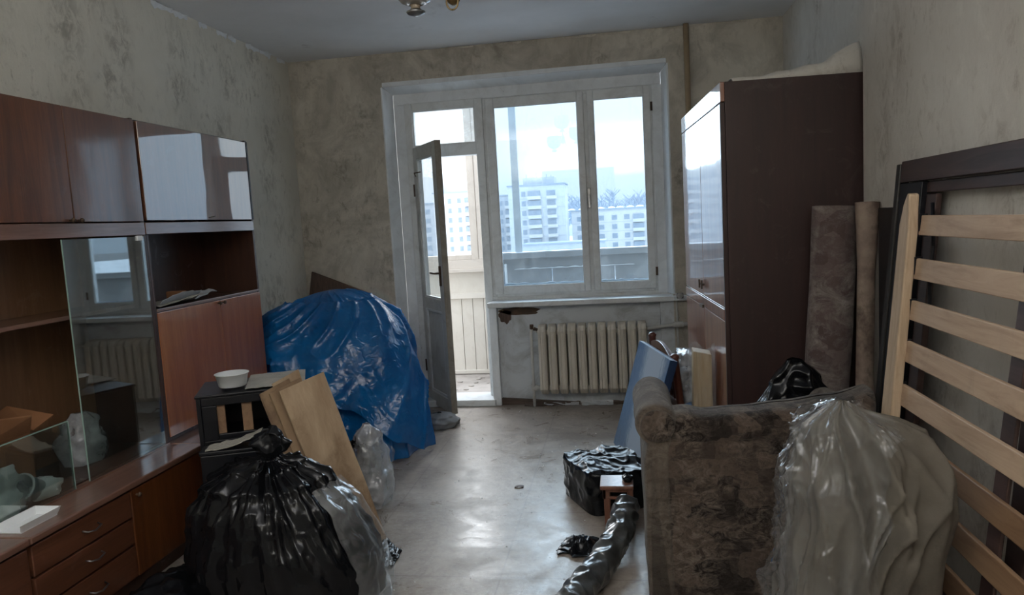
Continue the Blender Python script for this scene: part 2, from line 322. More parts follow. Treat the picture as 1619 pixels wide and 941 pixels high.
M['rubble'] = simple('balcony_concrete', (.5, .46, .42), (.34, .3, .27), 5, .85, .5, 20, rnd=False, grime=(.2, .16, .13), gamt=.58)
M['baseboard'] = mat_wood('brown_baseboard', (.05, .035, .025), (.09, .06, .045), (.14, .1, .075), .6, (2, 14, 14))
M['b_wall'] = simple('pale_panel', (.60, .63, .66), (.54, .57, .6), .3, .9, 0, 5, rnd=False)  # pale, low-contrast colours of the far blocks also carry the distance haze
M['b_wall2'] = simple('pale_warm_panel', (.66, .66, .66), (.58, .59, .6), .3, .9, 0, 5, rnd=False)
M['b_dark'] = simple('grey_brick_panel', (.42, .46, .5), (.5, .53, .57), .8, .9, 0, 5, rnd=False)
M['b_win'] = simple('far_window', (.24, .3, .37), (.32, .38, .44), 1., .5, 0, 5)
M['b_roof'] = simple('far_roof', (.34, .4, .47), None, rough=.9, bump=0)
M['tree'] = simple('haze_tinted_trees', (.31, .38, .47), (.38, .45, .53), .2, 1, 0, 5)  # haze over the distant wood is put into this light bluish colour
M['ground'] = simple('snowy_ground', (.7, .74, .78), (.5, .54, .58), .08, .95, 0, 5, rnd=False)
M['shade'] = simple('frosted_glass_shade', (.42, .42, .4), (.3, .29, .27), 8, .25, .05, 30, coat=.5)
M['socket'] = simple('tan_socket', (.36, .3, .22), (.26, .2, .14), 12, .45, .1, 40)

# ------------------------------------------------------------------ mesh building
OFF = {}
class MB:
    def __init__(s): s.v = []; s.f = []
    def add(s, vs, fs, m=None):
        n = len(s.v); s.v += [tuple(m @ V(p)) if m else tuple(p) for p in vs]; s.f += [tuple(i+n for i in f) for f in fs]; return s
    def box(s, x0, x1, y0, y1, z0, z1, m=None):
        return s.add([(x, y, z) for x in (x0, x1) for y in (y0, y1) for z in (z0, z1)], [(0, 1, 3, 2), (4, 6, 7, 5), (0, 4, 5, 1), (2, 3, 7, 6), (0, 2, 6, 4), (1, 5, 7, 3)], m)
    def hexa(s, a, b):   # two quads a (4 pts) and b (4 pts), joined
        return s.add(list(a)+list(b), [(0, 1, 2, 3), (7, 6, 5, 4), (0, 4, 5, 1), (1, 5, 6, 2), (2, 6, 7, 3), (3, 7, 4, 0)])
    def slab(s, quad, off):  # quad of points extruded by a vector
        o = V(off); return s.hexa([V(p) for p in quad], [V(p)+o for p in quad])
    def bar(s, p0, p1, w, h, side=(1, 0, 0)):
        p0 = V(p0); p1 = V(p1); d = (p1-p0).normalized(); a = V(side); a = (a-d*a.dot(d)).normalized(); b = d.cross(a)
        q = lambda p: [p-a*w/2-b*h/2, p+a*w/2-b*h/2, p+a*w/2+b*h/2, p-a*w/2+b*h/2]
        return s.hexa(q(p0), q(p1))
    def tube(s, pts, r, n=10, cap=True):
        pts = [V(p) for p in pts]; rs = r if isinstance(r, (list, tuple)) else [r]*len(pts); rings = []; pa = None
        for i, p in enumerate(pts):
            d = (pts[min(i+1, len(pts)-1)]-pts[max(i-1, 0)]).normalized()
            a = pa if pa else (V((0, 0, 1)) if abs(d.z) < .9 else V((1, 0, 0)))
            a = (a-d*a.dot(d)).normalized(); pa = a; b = d.cross(a)
            rings.append([p+(a*math.cos(2*PI*k/n)+b*math.sin(2*PI*k/n))*rs[i] for k in range(n)])
        vs = [q for R in rings for q in R]; fs = [(i*n+k, i*n+(k+1) % n, (i+1)*n+(k+1) % n, (i+1)*n+k) for i in range(len(pts)-1) for k in range(n)]
        if cap: fs += [tuple(range(n-1, -1, -1)), tuple((len(pts)-1)*n+k for k in range(n))]
        return s.add(vs, fs)
    def lathe(s, prof, c=(0, 0, 0), n=24, cap=True, m=None):
        c = V(c); vs = [(c.x+r*math.cos(2*PI*k/n), c.y+r*math.sin(2*PI*k/n), c.z+z) for r, z in prof for k in range(n)]
        fs = [(i*n+k, i*n+(k+1) % n, (i+1)*n+(k+1) % n, (i+1)*n+k) for i in range(len(prof)-1) for k in range(n)]
        if cap: fs += [tuple(range(n-1, -1, -1)), tuple((len(prof)-1)*n+k for k in range(n))]
        return s.add(vs, fs, m)
    def grid(s, fn, nu, nv, wrap=False, thick=None):
        vs = [fn(i/(nu if wrap else nu-1), j/(nv-1)) for j in range(nv) for i in range(nu)]
        fs = [(j*nu+i, j*nu+(i+1) % nu, (j+1)*nu+(i+1) % nu, (j+1)*nu+i) for j in range(nv-1) for i in range(nu if wrap else nu-1)]
        return s.add(vs, fs)
    def ring(s, x0, x1, z0, z1, w, y0, y1, wt=None, wb=None):
        wt = w if wt is None else wt; wb = w if wb is None else wb
        s.box(x0, x0+w, y0, y1, z0, z1); s.box(x1-w, x1, y0, y1, z0, z1); s.box(x0+w, x1-w, y0, y1, z0, z0+wb); s.box(x0+w, x1-w, y0, y1, z1-wt, z1); return s
    def poly(s, pts, off):
        n = len(pts); o = V(off); a = [V(p) for p in pts]
        return s.add(a+[p+o for p in a], [tuple(range(n-1, -1, -1)), tuple(range(n, 2*n))]+[(i, (i+1) % n, n+(i+1) % n, n+i) for i in range(n)])
    def build(s, name, mat, parent=None, org=None, smooth=False, bevel=0, solid=0, m=None):
        po = OFF.get(parent.name, V((0, 0, 0))) if parent else V((0, 0, 0))
        og = V(org) if org else (po if parent else V((0, 0, 0)))
        me = bpy.data.meshes.new(name)
        me.from_pydata([tuple((V(p) if not m else m @ V(p))-og) for p in s.v], [], s.f); me.validate(); me.update()
        import bmesh
        bm = bmesh.new(); bm.from_mesh(me)
        if not solid: bmesh.ops.recalc_face_normals(bm, faces=bm.faces)
        bm.to_mesh(me); bm.free()
        me.materials.append(mat)
        if smooth: me.polygons.foreach_set('use_smooth', [True]*len(me.polygons))
        o = bpy.data.objects.new(name, me); COL.objects.link(o); o.location = og-po if parent else og
        if parent: o.parent = parent
        OFF[o.name] = og
        if solid:
            k = o.modifiers.new('thickness', 'SOLIDIFY'); k.thickness = solid; k.offset = 0
        if bevel:
            k = o.modifiers.new('bevel', 'BEVEL'); k.width = bevel; k.segments = 2; k.limit_method = 'ANGLE'; k.angle_limit = .7
        return o
def tag(o, label, cat, group=None, kind=None):
    if label: o['label'] = label
    if cat: o['category'] = cat
    if group: o['group'] = group
    if kind: o['kind'] = kind
    return o
def thing(name, loc, label, cat, group=None):
    o = bpy.data.objects.new(name, None); o.empty_display_size = .1; COL.objects.link(o); o.location = loc; OFF[o.name] = V(loc)
    return tag(o, label, cat, group)
def struct(o, label=None): o['kind'] = 'structure'; (o.__setitem__('label', label) if label else None); return o
def plab(o, l): o['label'] = l; return o
def B(x0, x1, y0, y1, z0, z1): return MB().box(x0, x1, y0, y1, z0, z1)
def nz(p, s=1.0, o=0.0): return noise.noise(V((p[0]*s+o, p[1]*s+o*1.7, p[2]*s-o)))
def ridge(p, s, o=0.0): return 1-2*abs(nz(p, s, o))
def lerp(a, b, t): return a+(b-a)*t
def curve(pts, x):
    if x <= pts[0][0]: return pts[0][1]
    for (a, b), (c, d) in zip(pts, pts[1:]):
        if x <= c:
            t = (x-a)/(c-a); t = t*t*(3-2*t); return b+(d-b)*t
    return pts[-1][1]

# ------------------------------------------------------------------ room shell
H = 2.6
struct(B(-.1, 3.6, -6.4, .14, -.12, 0).build('floor', M['floor']))
struct(B(-.1, 3.6, -6.4, .30, H, H+.1).build('ceiling', M['ceiling']))
wall_left = struct(B(-.12, 0, -6.4, .30, 0, H).build('wall_left', M['wp_left']))
wr = MB().box(3.477, 3.6, -1.88, .30, 0, H).box(3.39, 3.6, -6.4, -1.88, 0, H)
wall_right = struct(wr.build('wall_right', M['wp_right']))
wb = MB().box(0, .70, 0, .30, 0, H).box(2.714, 3.48, 0, .30, 0, H).box(.70, 2.714, 0, .30, 2.365, H)
wall_back = struct(wb.build('wall_back', M['wp_back']))
wn = MB().box(1.44, 2.714, .05, .26, 0, .74).box(2.62, 2.714, 0, .05, 0, .74)
struct(wn.build('niche_plaster', M['niche'], wall_back), 'bare damp plaster below the window')
fw = MB().box(0, 1.2, -6.4, -5.75, 0, H).box(2.3, 3.39, -6.4, -5.75, 0, H).box(1.2, 2.3, -6.4, -5.75, 2.1, H).box(1.2, 2.3, -6.42, -6.38, 0, 2.1)
struct(fw.build('wall_front', M['wp_left']))
# plastered reveals and flat strips around the frames
rv = MB()
rv.hexa([(.70, -.004, 0), (.74, .13, 0), (.74, .13, 2.33), (.70, -.004, 2.367)], [(.66, .01, 0), (.66, .13, 0), (.66, .13, 2.33), (.66, .01, 2.367)])
rv.box(.74, .825, .125, .2, 0, 2.25).box(.74, 2.68, .125, .2, 2.25, 2.345)
rv.hexa([(.70, -.004, 2.367), (2.716, -.004, 2.367), (2.68, .13, 2.325), (.74, .13, 2.325)], [(.70, 0, 2.4), (2.716, 0, 2.4), (2.68, .13, 2.4), (.74, .13, 2.4)])
rv.hexa([(2.716, -.004, .78), (2.68, .13, .78), (2.68, .13, 2.33), (2.716, -.004, 2.367)], [(2.75, .01, .78), (2.75, .13, .78), (2.75, .13, 2.33), (2.75, .01, 2.367)])
rv.box(2.615, 2.69, .125, .2, .78, 2.25).box(1.385, 1.445, -.004, .2, 0, .745)
struct(rv.build('trim_1', M['plaster'], bevel=.004))
# torn wallpaper edge below the ceiling on the left and back walls
for k in range(16):
    y = -3.2+k*.2+random.uniform(-.05, .05); w = random.uniform(.08, .2)
    s = MB().grid(lambda u, v: (.004+.016*v*v*abs(nz((u*3, k, 0), 1))*3, y+w*u, H-.004-.035*(1-v)*(.5+.9*abs(nz((u*4, k*3, 1))))), 8, 4)
    struct(s.build('wallpaper_scrap', M['plaster'], wall_left, solid=.002, org=(0, y, H-.03)))
for k in range(9):
    x = .1+k*.37+random.uniform(-.1, .1); w = random.uniform(.1, .3)
    s = MB().grid(lambda u, v: (x+w*u, -.004-.012*v*abs(nz((u*3, k, 5), 1))*3, H-.004-.02*(1-v)*(.4+.9*abs(nz((u*4, k*3, 8))))), 8, 4)
    struct(s.build('wallpaper_scrap', M['wp_back'], wall_back, solid=.002, org=(x, 0, H-.02)))
def patch(cx, cz, rx, rz, seed, mat, yy):
    pts = [(cx+rx*math.cos(a)*(1+.45*nz((math.cos(a), math.sin(a), seed), 1.6)), yy, cz+rz*math.sin(a)*(1+.5*nz((math.cos(a)*2, math.sin(a)*2, seed+3), 1))) for a in [2*PI*k/22 for k in range(22)]]
    return struct(MB().poly(pts, (0, -.003, 0)).build('bare_patch', mat, wall_back, org=(cx, yy, cz)))
patch(1.60, .695, .16, .03, 1, M['rust'], .05); patch(1.50, .66, .05, .05, 4, M['darkboard'], .05)
# broken brown baseboard and torn linoleum edge below the radiator
bb = MB().hexa([(1.445, .045, 0), (1.445, .02, 0), (1.445, .02, .052), (1.445, .045, .052)], [(2.0, .045, 0), (2.0, .015, 0), (2.0, .015, .012), (2.0, .045, .012)])
struct(bb.build('baseboard_back', M['baseboard'], bevel=.002))
struct(MB().box(0, .014, -1.3, -.01, 0, .06).build('baseboard_left', M['baseboard'], bevel=.002))
struct(MB().box(3.375, 3.389, -5.7, -1.88, 0, .06).build('baseboard_right', M['baseboard'], bevel=.002))
for k in range(5):
    x = 1.62+k*.14; l = random.uniform(.12, .3); z = .012+.012*random.random(); d = random.uniform(-.03, .02)
    s = MB().grid(lambda u, v: (x+l*u, -.03*v*v+d*v-.005, .006+z*(1-v)+.008*nz((u*4, v*3, k))), 8, 4)
    tag(s.build('linoleum_scrap', M['niche'] if k % 2 else M['baseboard'], org=(x, 0, 0), solid=.003), ['leftmost torn linoleum strip on the floor below the radiator', 'second torn linoleum strip from the left below the radiator', 'torn linoleum strip below the middle of the radiator', 'second torn linoleum strip from the right below the radiator', 'rightmost torn linoleum strip below the radiator, beside the blue painting'][k], 'scrap', 'torn linoleum strips under the radiator')

# ------------------------------------------------------------------ window
win = struct(MB().ring(1.40, 2.625, .795, 2.262, .035, .13, .21).box(2.112, 2.182, .135, .2, .82, 2.24).build('window_1', M['frame'], org=(2.0, .17, .795), bevel=.004))
sashes = [(1.425, 2.135, 1.487, 2.090), (2.160, 2.605, 2.205, 2.556)]
for i, (a, b, c, d) in enumerate(sashes):
    sh = MB().box(a, c, .115, .165, .815, 2.245).box(d, b, .115, .165, .815, 2.245).box(c, d, .115, .165, .815, .872).box(c, d, .115, .165, 2.178, 2.245).build('sash', M['frame'], win, bevel=.005)
    MB().ring(c-.002, d+.002, .870, 2.180, .008, .120, .130).build('glazing_bead', M['frame'], sh, bevel=.001)
    B(c-.006, d+.006, .141, .145, .866, 2.184).build('pane', M['glass'], sh)
    s = MB().grid(lambda u, v: (c+(d-c)*u, .152+.012*math.sin(PI*v), .872+.022*v*(.6+.8*abs(nz((u*6, i, 0), 1)))), 40, 5)
    s.build('snow_line', M['snow'], sh, solid=.004)
hd = MB().bar((2.15, .108, 1.44), (2.15, .108, 1.56), .026, .012).bar((2.15, .10, 1.50), (2.15, .075, 1.50), .016, .016).bar((2.15, .078, 1.51), (2.152, .074, 1.415), .018, .012)
plab(hd.build('window_handle', M['steel'], win, bevel=.003), 'grey metal window handle on the middle stile')
for z in (.94, 2.1):
    MB().tube([(2.61, .108, z-.03), (2.61, .108, z+.03)], .008, 8).build('hinge', M['rust'], win)
sill = MB().grid(lambda u, v: (1.385+1.44*u, lerp(.12, -.085, v), .772+.002*nz((u*8, v*2, 0), 1)), 40, 4)
sl = B(1.385, 2.716, -.05, .125, .735, .772).box(1.40, 2.70, .1255, .23, .735, .796).box(2.716, 2.83, -.055, -.0, .738, .772)
struct(sl.build('trim_2', M['frame'], bevel=.006), 'white painted window sill')

# ------------------------------------------------------------------ balcony door, transom, threshold
dr = MB().box(.82, .875, .115, .21, .0, 2.255).box(1.345, 1.405, .115, .21, .04, 2.255).box(.875, 1.345, .12, .21, 1.855, 1.94).box(.875, 1.345, .12, .21, 2.20, 2.255)
door = struct(dr.build('door_1', M['frame'], org=(1.1, .16, 0), bevel=.004))
B(.82, 1.405, -.02, .24, .0, .05).build('threshold', M['frame'], door, bevel=.006)
B(.872, 1.348, .155, .159, 1.935, 2.205).build('pane', M['glass_door'], door)
MB().ring(.873, 1.347, 1.938, 2.202, .012, .125, .15).build('transom_sash', M['frame'], door, bevel=.002)
# open leaf, hinged at the left jamb, swung into the room
Hh = V((.862, .115, 0)); dd = V((.277, -.42, 0)).normalized(); nn = V((.42, .277, 0)).normalized()
LM = Matrix(((dd.x, nn.x, 0, Hh.x), (dd.y, nn.y, 0, Hh.y), (0, 0, 1, 0), (0, 0, 0, 1)))   # x along the leaf, y through its thickness, z up
Lw = .498
lf = MB().box(0, .07, 0, .045, .02, 1.93, LM).box(Lw-.075, Lw, 0, .045, .02, 1.93, LM).box(.07, Lw-.075, 0, .045, 1.84, 1.93, LM).box(.07, Lw-.075, 0, .045, .745, .83, LM).box(.07, Lw-.075, 0, .045, .02, .12, LM)
leaf = lf.build('door_leaf', M['doorpaint'], door, bevel=.004)
B(.06, Lw-.065, .02, .024, .82, 1.85).build('pane', M['glass_door'], leaf, m=LM)
MB().ring(.07, Lw-.075, .83, 1.84, .012, .004, .018).build('glazing_bead', M['frame'], leaf, m=LM, bevel=.002)
B(.06, Lw-.065, .014, .03, .11, .755).build('lower_panel', M['doorpaint'], leaf, m=LM)
MB().ring(.07, Lw-.075, .12, .745, .018, .004, .014).build('panel_moulding', M['frame'], leaf, m=LM, bevel=.003)
B(Lw+.0005, Lw+.004, .001, .044, .02, 1.93).build('worn_edge', M['dooredge'], leaf, m=LM)
dh = MB().box(Lw-.05, Lw-.03, -.012, 0, .93, 1.07).bar((Lw-.04, -.008, 1.02), (Lw-.04, -.045, 1.02), .014, .014).bar((Lw-.035, -.045, 1.02), (Lw-.13, -.045, 1.022), .012, .014, (0, 0, 1))
plab(dh.build('door_handle', M['rust'], leaf, m=LM, bevel=.002), 'dark metal lever handle')
lt = MB().bar((.08, -.012, 1.72), (.17, -.05, 1.735), .008, .008, (0, 0, 1)).bar((.17, -.05, 1.735), (.2, -.012, 1.74), .008, .008, (0, 0, 1))
lt.build('stay_hook', M['rust'], leaf, m=LM)
for z in (.3, 1.62):
    MB().tube([(0-.006, 0, z-.045), (-.006, 0, z+.045)], .009, 8).build('hinge', M['rust'], leaf, m=LM)

# ------------------------------------------------------------------ radiator and pipes
rad = thing('radiator', (2.13, -.04, .096), 'old cream cast iron radiator under the window sill', 'radiator')
n = 11; x0 = 1.745; pw = .0705
sec = None
for i in range(n):
    cx = x0+pw*(i+.5)
    if sec is None:
        s = MB()
        prof = [(-.031, -.07), (-.028, -.1), (-.012, -.112), (-.007, -.104), (.007, -.104), (.012, -.112), (.028, -.1), (.031, -.07), (.031, .0), (-.031, .0)]
        zs = [(.11, .7), (.14, 1), (.56, 1), (.592, .75), (.602, .5)]
        rings = [[(cx+px*(.75+.25*k), -.012+(py)*k if py else .0, z) for px, py in prof] for z, k in [(.098, .55)]+zs]
        m_ = len(prof); vs = [p for R in rings for p in R]
        fs = [(a*m_+b, a*m_+(b+1) % m_, (a+1)*m_+(b+1) % m_, (a+1)*m_+b) for a in range(len(rings)-1) for b in range(m_)]+[tuple(range(m_)), tuple((len(rings)-1)*m_+b for b in range(m_))]
        s.add(vs, fs)
        s.box(cx-.0355, cx+.0355, -.075, -.02, .125, .16).box(cx-.0355, cx+.0355, -.075, -.02, .53, .565)
        sec = s.build('radiator_section', M['radiator'], rad, org=(cx, -.04, .096), bevel=.003)
    else:
        o = sec.copy(); COL.objects.link(o); o.location.x = cx-2.13
pp = MB().tube([(1.695, -.04, 0), (1.695, -.04, .14), (1.695, -.04, .56), (1.71, -.045, .585), (1.745, -.045, .548)], .011)
pv = thing('supply_pipe', (1.695, -.04, 0), 'thin white heating pipe left of the radiator, with elbow joints', 'pipe')
pp.build('pipe', M['pipe_white'], pv, smooth=True)
MB().tube([(1.685, -.04, .14), (1.72, -.045, .14), (1.755, -.045, .14)], [.017, .02, .014]).tube([(1.695, -.04, .115), (1.695, -.04, .165)], .018).build('elbow', M['pipe_white'], pv)
plab(MB().tube([(1.69, -.045, .588), (1.715, -.045, .588)], .018).tube([(1.715, -.045, .575), (1.75, -.045, .56)], .013).tube([(1.70, -.045, .575), (1.70, -.075, .6)], .008).build('valve', M['rust'], pv), 'dark rusty valve')
ri = thing('riser_pipe', (2.85, -.045, 0), 'tan painted heating riser running floor to ceiling right of the window', 'pipe')
MB().tube([(2.85, -.045, 0), (2.85, -.045, 1.3), (2.848, -.045, 2.598)], .019, 12).build('pipe', M['pipe_tan'], ri, smooth=True)
hp = MB().tube([(2.522, -.045, .548), (2.60, -.05, .558), (2.66, -.055, .566), (2.78, -.055, .572), (2.85, -.045, .572)], .013)
rp = thing('branch_pipe', (2.7, -.04, .45), 'short white pipes joining the radiator to the riser, beside the wardrobe', 'pipe')
hp.build('pipe', M['pipe_white'], rp, smooth=True)
MB().tube([(2.735, -.03, 0), (2.732, -.03, .5), (2.73, -.03, .79)], .007, 8).build('thin_pipe', M['pipe_white'], rp, smooth=True)
MB().tube([(2.70, -.06, .572), (2.77, -.06, .574)], .021).build('tee', M['pipe_white'], rp, smooth=True)
MB().tube([(2.73, -.07, .775), (2.775, -.07, .775)], .02).tube([(2.752, -.07, .775), (2.752, -.1, .778)], [.012, .02]).build('valve', M['steel'], rp)

# ------------------------------------------------------------------ balcony
struct(B(-1.2, 4.2, .30, 1.32, -.16, -.01).build('balcony_floor', M['rubble']))
struct(B(-1.2, 4.2, .139, .31, -.16, -.002).build('floor_sill_strip', M['rubble']))
bp = thing('balcony_parapet', (1.7, 1.24, -.01), 'balcony front, cream boards by the door and grey sheets beyond the window', 'parapet')
xs = [.30, .43, .56, .69, .815, .918, 1.02, 1.12, 1.2]
for a, b in zip(xs, xs[1:]):
    B(a+.002, b-.002, 1.19, 1.208, .02, .685).build('siding_board', M['siding'], bp, bevel=.003)
B(.1, 1.25, 1.209, 1.24, 0, 1.0).build('backing', M['siding'], bp)
B(.1, 1.25, 1.165, 1.209, .0, .03).build('bottom_rail', M['siding'], bp, bevel=.003)
B(.1, 1.25, 1.165, 1.209, .685, .735).build('middle_rail', M['siding'], bp, bevel=.003)
B(.1, 1.25, 1.185, 1.209, .735, .925).build('upper_panel', M['siding'], bp)
B(.1, 1.25, 1.12, 1.23, .925, .955).build('ledge', M['oldframe'], bp, bevel=.003)
B(.1, 1.25, 1.15, 1.22, .955, 1.035).build('top_rail', M['oldframe'], bp, bevel=.003)
for a, b in ((1.262, 1.75), (1.755, 2.3), (2.305, 2.86), (2.865, 3.4)):
    B(a, b, 1.2, 1.212, .0, .92).build('grey_sheet', M['grey_metal'], bp)
B(1.26, 3.4, 1.13, 1.26, 1.02, 1.075).build('handrail', M['grey_metal'], bp, bevel=.005)
B(1.26, 3.4, 1.195, 1.22, .92, 1.02).build('upper_sheet', M['grey_metal'], bp)
s = MB().grid(lambda u, v: (1.42+1.05*u, 1.199-.022*math.sin(PI*v), .925+.012*v*abs(nz((u*9, 3, 0), 1))*2.2+.002), 60, 4)
s.build('snow_line', M['snow'], bp, solid=.004)
s = MB().grid(lambda u, v: (1.3+1.35*u, 1.14+.1*v, 1.077+.006*max(0, nz((u*11, v*2, 0), 1))), 60, 5)
s.build('snow_cover', M['snow'], bp, solid=.003)
B(1.262, 1.275, .75, 1.2, .0, .9).build('side_sheet', M['grey_metal'], bp)
B(1.33, 1.35, 1.17, 1.2, .02, .98).build('snowy_post', M['snow'], bp, bevel=.004)
B(2.60, 2.625, 1.15, 1.2, .02, .98).build('snowy_post', M['snow'], bp, bevel=.004)
bg = thing('balcony_glazing', (1.1, 1.2, 1.035), 'old cream wooden window frame of the balcony seen through the door', 'window frame')
MB().box(1.04, 1.105, 1.16, 1.22, 1.035, 2.6).build('post', M['oldframe'], bg, bevel=.004)
MB().box(1.112, 1.15, 1.15, 1.2, 1.035, 2.6).build('casement_stile', M['oldframe'], bg, bevel=.003)
MB().box(.1, 1.04, 1.16, 1.22, 1.035, 1.08).box(.1, 1.3, 1.16, 1.22, 2.43, 2.6).box(.1, .16, 1.16, 1.22, 1.08, 2.43).build('frame', M['oldframe'], bg, bevel=.004)
B(1.15, 1.27, 1.16, 1.2, 1.035, 1.075).build('frame_rail', M['oldframe'], bg, bevel=.004)
s = MB().grid(lambda u, v: (1.035+.115*u, 1.145-.03*abs(nz((u*2, v*5, 0), 1)), 1.98+.5*v), 10, 30)
s.build('torn_tape', M['film_thick'], bg, solid=.002)
tag(B(1.435, 1.498, 1.19, 1.21, 1.02, 2.62).build('steel_post', M['post_metal'], org=(1.46, 1.2, 1.02), bevel=.002), 'slim grey steel post on the balcony rail seen through the left pane', 'post')
for k in range(14):
    x = random.uniform(.9, 1.3); y = random.uniform(.5, 1.05); r = random.uniform(.008, .025)
    vs = [(x+r*math.cos(a)*random.uniform(.6, 1.2), y+r*math.sin(a)*random.uniform(.6, 1.3), -.01) for a in [2*PI*j/6 for j in range(6)]]
    tag(MB().poly(vs, (0, 0, r*.35)).build('rubble_piece', M['rubble'], org=(x, y, -.01)), 'small pale plaster chip on the balcony floor', 'rubble', 'plaster chips on the balcony floor')

# ------------------------------------------------------------------ outside: blocks of flats, wood on the hill, snowy ground
GZ = -17
struct(B(-600, 600, 8, 900, GZ-1, GZ).build('snowy_ground', M['ground']))
def window_part(mesh_cache, par, x, y, z, w, h, mat, name='window'):
    key = (round(w, 2), round(h, 2), mat.name)
    og = OFF[par.name]
    if key not in mesh_cache:
        o = B(x-w/2, x+w/2, y-.12, y+.1, z-h/2, z+h/2).box(x-.06, x+.06, y-.2, y-.12, z-h/2, z+h/2).build(name, mat, par, org=(x, y, z)); mesh_cache[key] = o
    else:
        o = mesh_cache[key].copy(); COL.objects.link(o); o.parent = par; o.location = V((x, y, z))-og
        o.name = name
def block(name, label, x0, x1, y, top, floors, wallmat, columns, balc, fh=2.82, depth=12, par_h=1.2):
    t = thing(name, ((x0+x1)/2, y, GZ), label, 'building')
    B(x0, x1, y, y+depth, GZ, top).build('wall', wallmat, t)
    B(x0-.3, x1+.3, y-.35, y+depth, top, top+.35).build('roof', M['b_roof'], t)
    for k in range(floors-1):
        z = top-par_h-fh*(k+1)+.2
        if z < GZ: break
        B(x0+.05, x1-.05, y-.06, y, z-.06, z+.06).build('panel_joint', M['b_dark'], t)
    cache = {}
    for k in range(floors):
        zc = top-par_h-fh*k-1.2
        if zc < GZ+1: break
        for cx, w in columns: window_part(cache, t, cx, y, zc, w, 1.45, M['b_win'])
        for cx, w in balc:
            window_part(cache, t, cx, y-.5, zc, w-.3, 1.5, M['b_win'], 'balcony_window')
            if ('b', w) not in cache:
                o = B(cx-w/2, cx+w/2, y-1.1, y, zc-1.75, zc-.75).build('balcony', M['b_wall2'], t, org=(cx, y, zc)); cache[('b', w)] = o
            else:
                o = cache[('b', w)].copy(); COL.objects.link(o); o.location = V((cx, y, zc))-OFF[t.name]
    return t
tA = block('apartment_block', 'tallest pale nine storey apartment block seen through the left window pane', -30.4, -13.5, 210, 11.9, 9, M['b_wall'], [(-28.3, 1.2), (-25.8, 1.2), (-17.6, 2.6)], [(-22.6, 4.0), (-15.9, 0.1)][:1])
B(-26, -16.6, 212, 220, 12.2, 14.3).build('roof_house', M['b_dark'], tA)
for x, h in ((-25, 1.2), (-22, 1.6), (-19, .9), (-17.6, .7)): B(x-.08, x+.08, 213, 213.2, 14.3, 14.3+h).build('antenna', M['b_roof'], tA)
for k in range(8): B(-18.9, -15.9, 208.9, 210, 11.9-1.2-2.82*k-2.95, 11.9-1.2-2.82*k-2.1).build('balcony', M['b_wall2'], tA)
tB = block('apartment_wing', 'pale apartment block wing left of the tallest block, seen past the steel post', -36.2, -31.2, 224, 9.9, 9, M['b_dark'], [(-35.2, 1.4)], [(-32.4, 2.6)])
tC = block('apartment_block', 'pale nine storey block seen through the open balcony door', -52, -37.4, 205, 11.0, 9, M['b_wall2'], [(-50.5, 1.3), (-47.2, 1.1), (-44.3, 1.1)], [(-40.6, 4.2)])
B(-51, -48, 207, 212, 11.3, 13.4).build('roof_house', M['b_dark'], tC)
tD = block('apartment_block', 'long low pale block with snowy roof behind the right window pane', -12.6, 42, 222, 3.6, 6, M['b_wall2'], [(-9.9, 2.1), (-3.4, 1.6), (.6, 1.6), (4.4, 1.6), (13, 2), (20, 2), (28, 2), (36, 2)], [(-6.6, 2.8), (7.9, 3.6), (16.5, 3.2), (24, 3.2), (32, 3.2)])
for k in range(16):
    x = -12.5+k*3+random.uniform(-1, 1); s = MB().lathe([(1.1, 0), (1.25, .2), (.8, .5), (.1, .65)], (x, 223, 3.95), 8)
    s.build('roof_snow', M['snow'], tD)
tE = block('apartment_block', 'haze-coloured low block far left, seen through the open door leaf', -75, -53, 216, 8.5, 8, M['b_dark'], [(-72, 1.6), (-68, 1.6), (-57, 1.6)], [(-63, 3.4)])
tF = block('snowy_low_building', 'lower wide building with snowy walls in front of the long block', -24, -2, 190, -5.0, 3, M['b_dark'], [(-21, 2), (-17, 2), (-12, 2), (-7, 2)], [])
def tree(x, y, z, h, w, k):
    s = MB(); s.tube([(x, y, z), (x+.2, y, z+h*.45), (x, y, z+h*.9)], [.35, .25, .05], 6)
    rnd = random.Random(k)
    for j in range(26):
        a = rnd.uniform(0, 2*PI); zz = z+h*rnd.uniform(.25, .8); l = w*rnd.uniform(.4, 1)*(1.1-(zz-z)/h*.6)
        p0 = (x, y, zz); p1 = (x+math.cos(a)*l*.6, y+math.sin(a)*l*.6, zz+h*.13); p2 = (x+math.cos(a)*l, y+math.sin(a)*l, zz+h*.2)
        s.tube([p0, p1, p2], [.14, .09, .03], 4)
        for q in range(3):
            b = a+rnd.uniform(-1, 1); s.tube([p1, (p1[0]+math.cos(b)*l*.5, p1[1]+math.sin(b)*l*.5, p1[2]+h*.12)], [.08, .02], 3)
    return s
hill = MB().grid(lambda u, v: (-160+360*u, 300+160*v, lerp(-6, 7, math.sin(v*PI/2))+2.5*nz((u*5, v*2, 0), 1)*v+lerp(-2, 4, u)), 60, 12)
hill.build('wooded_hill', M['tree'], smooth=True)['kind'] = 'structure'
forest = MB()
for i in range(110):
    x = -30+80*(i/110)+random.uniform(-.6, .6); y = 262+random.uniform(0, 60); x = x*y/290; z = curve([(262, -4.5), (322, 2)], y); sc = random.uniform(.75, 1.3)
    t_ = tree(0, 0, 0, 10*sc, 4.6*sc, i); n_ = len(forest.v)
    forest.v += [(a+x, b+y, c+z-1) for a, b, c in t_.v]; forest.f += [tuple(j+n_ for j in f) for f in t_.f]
tag(forest.build('bare_trees', M['tree'], org=(0, 290, -5)), 'haze-coloured bare winter trees along the hill behind the low block', 'trees', kind='stuff')

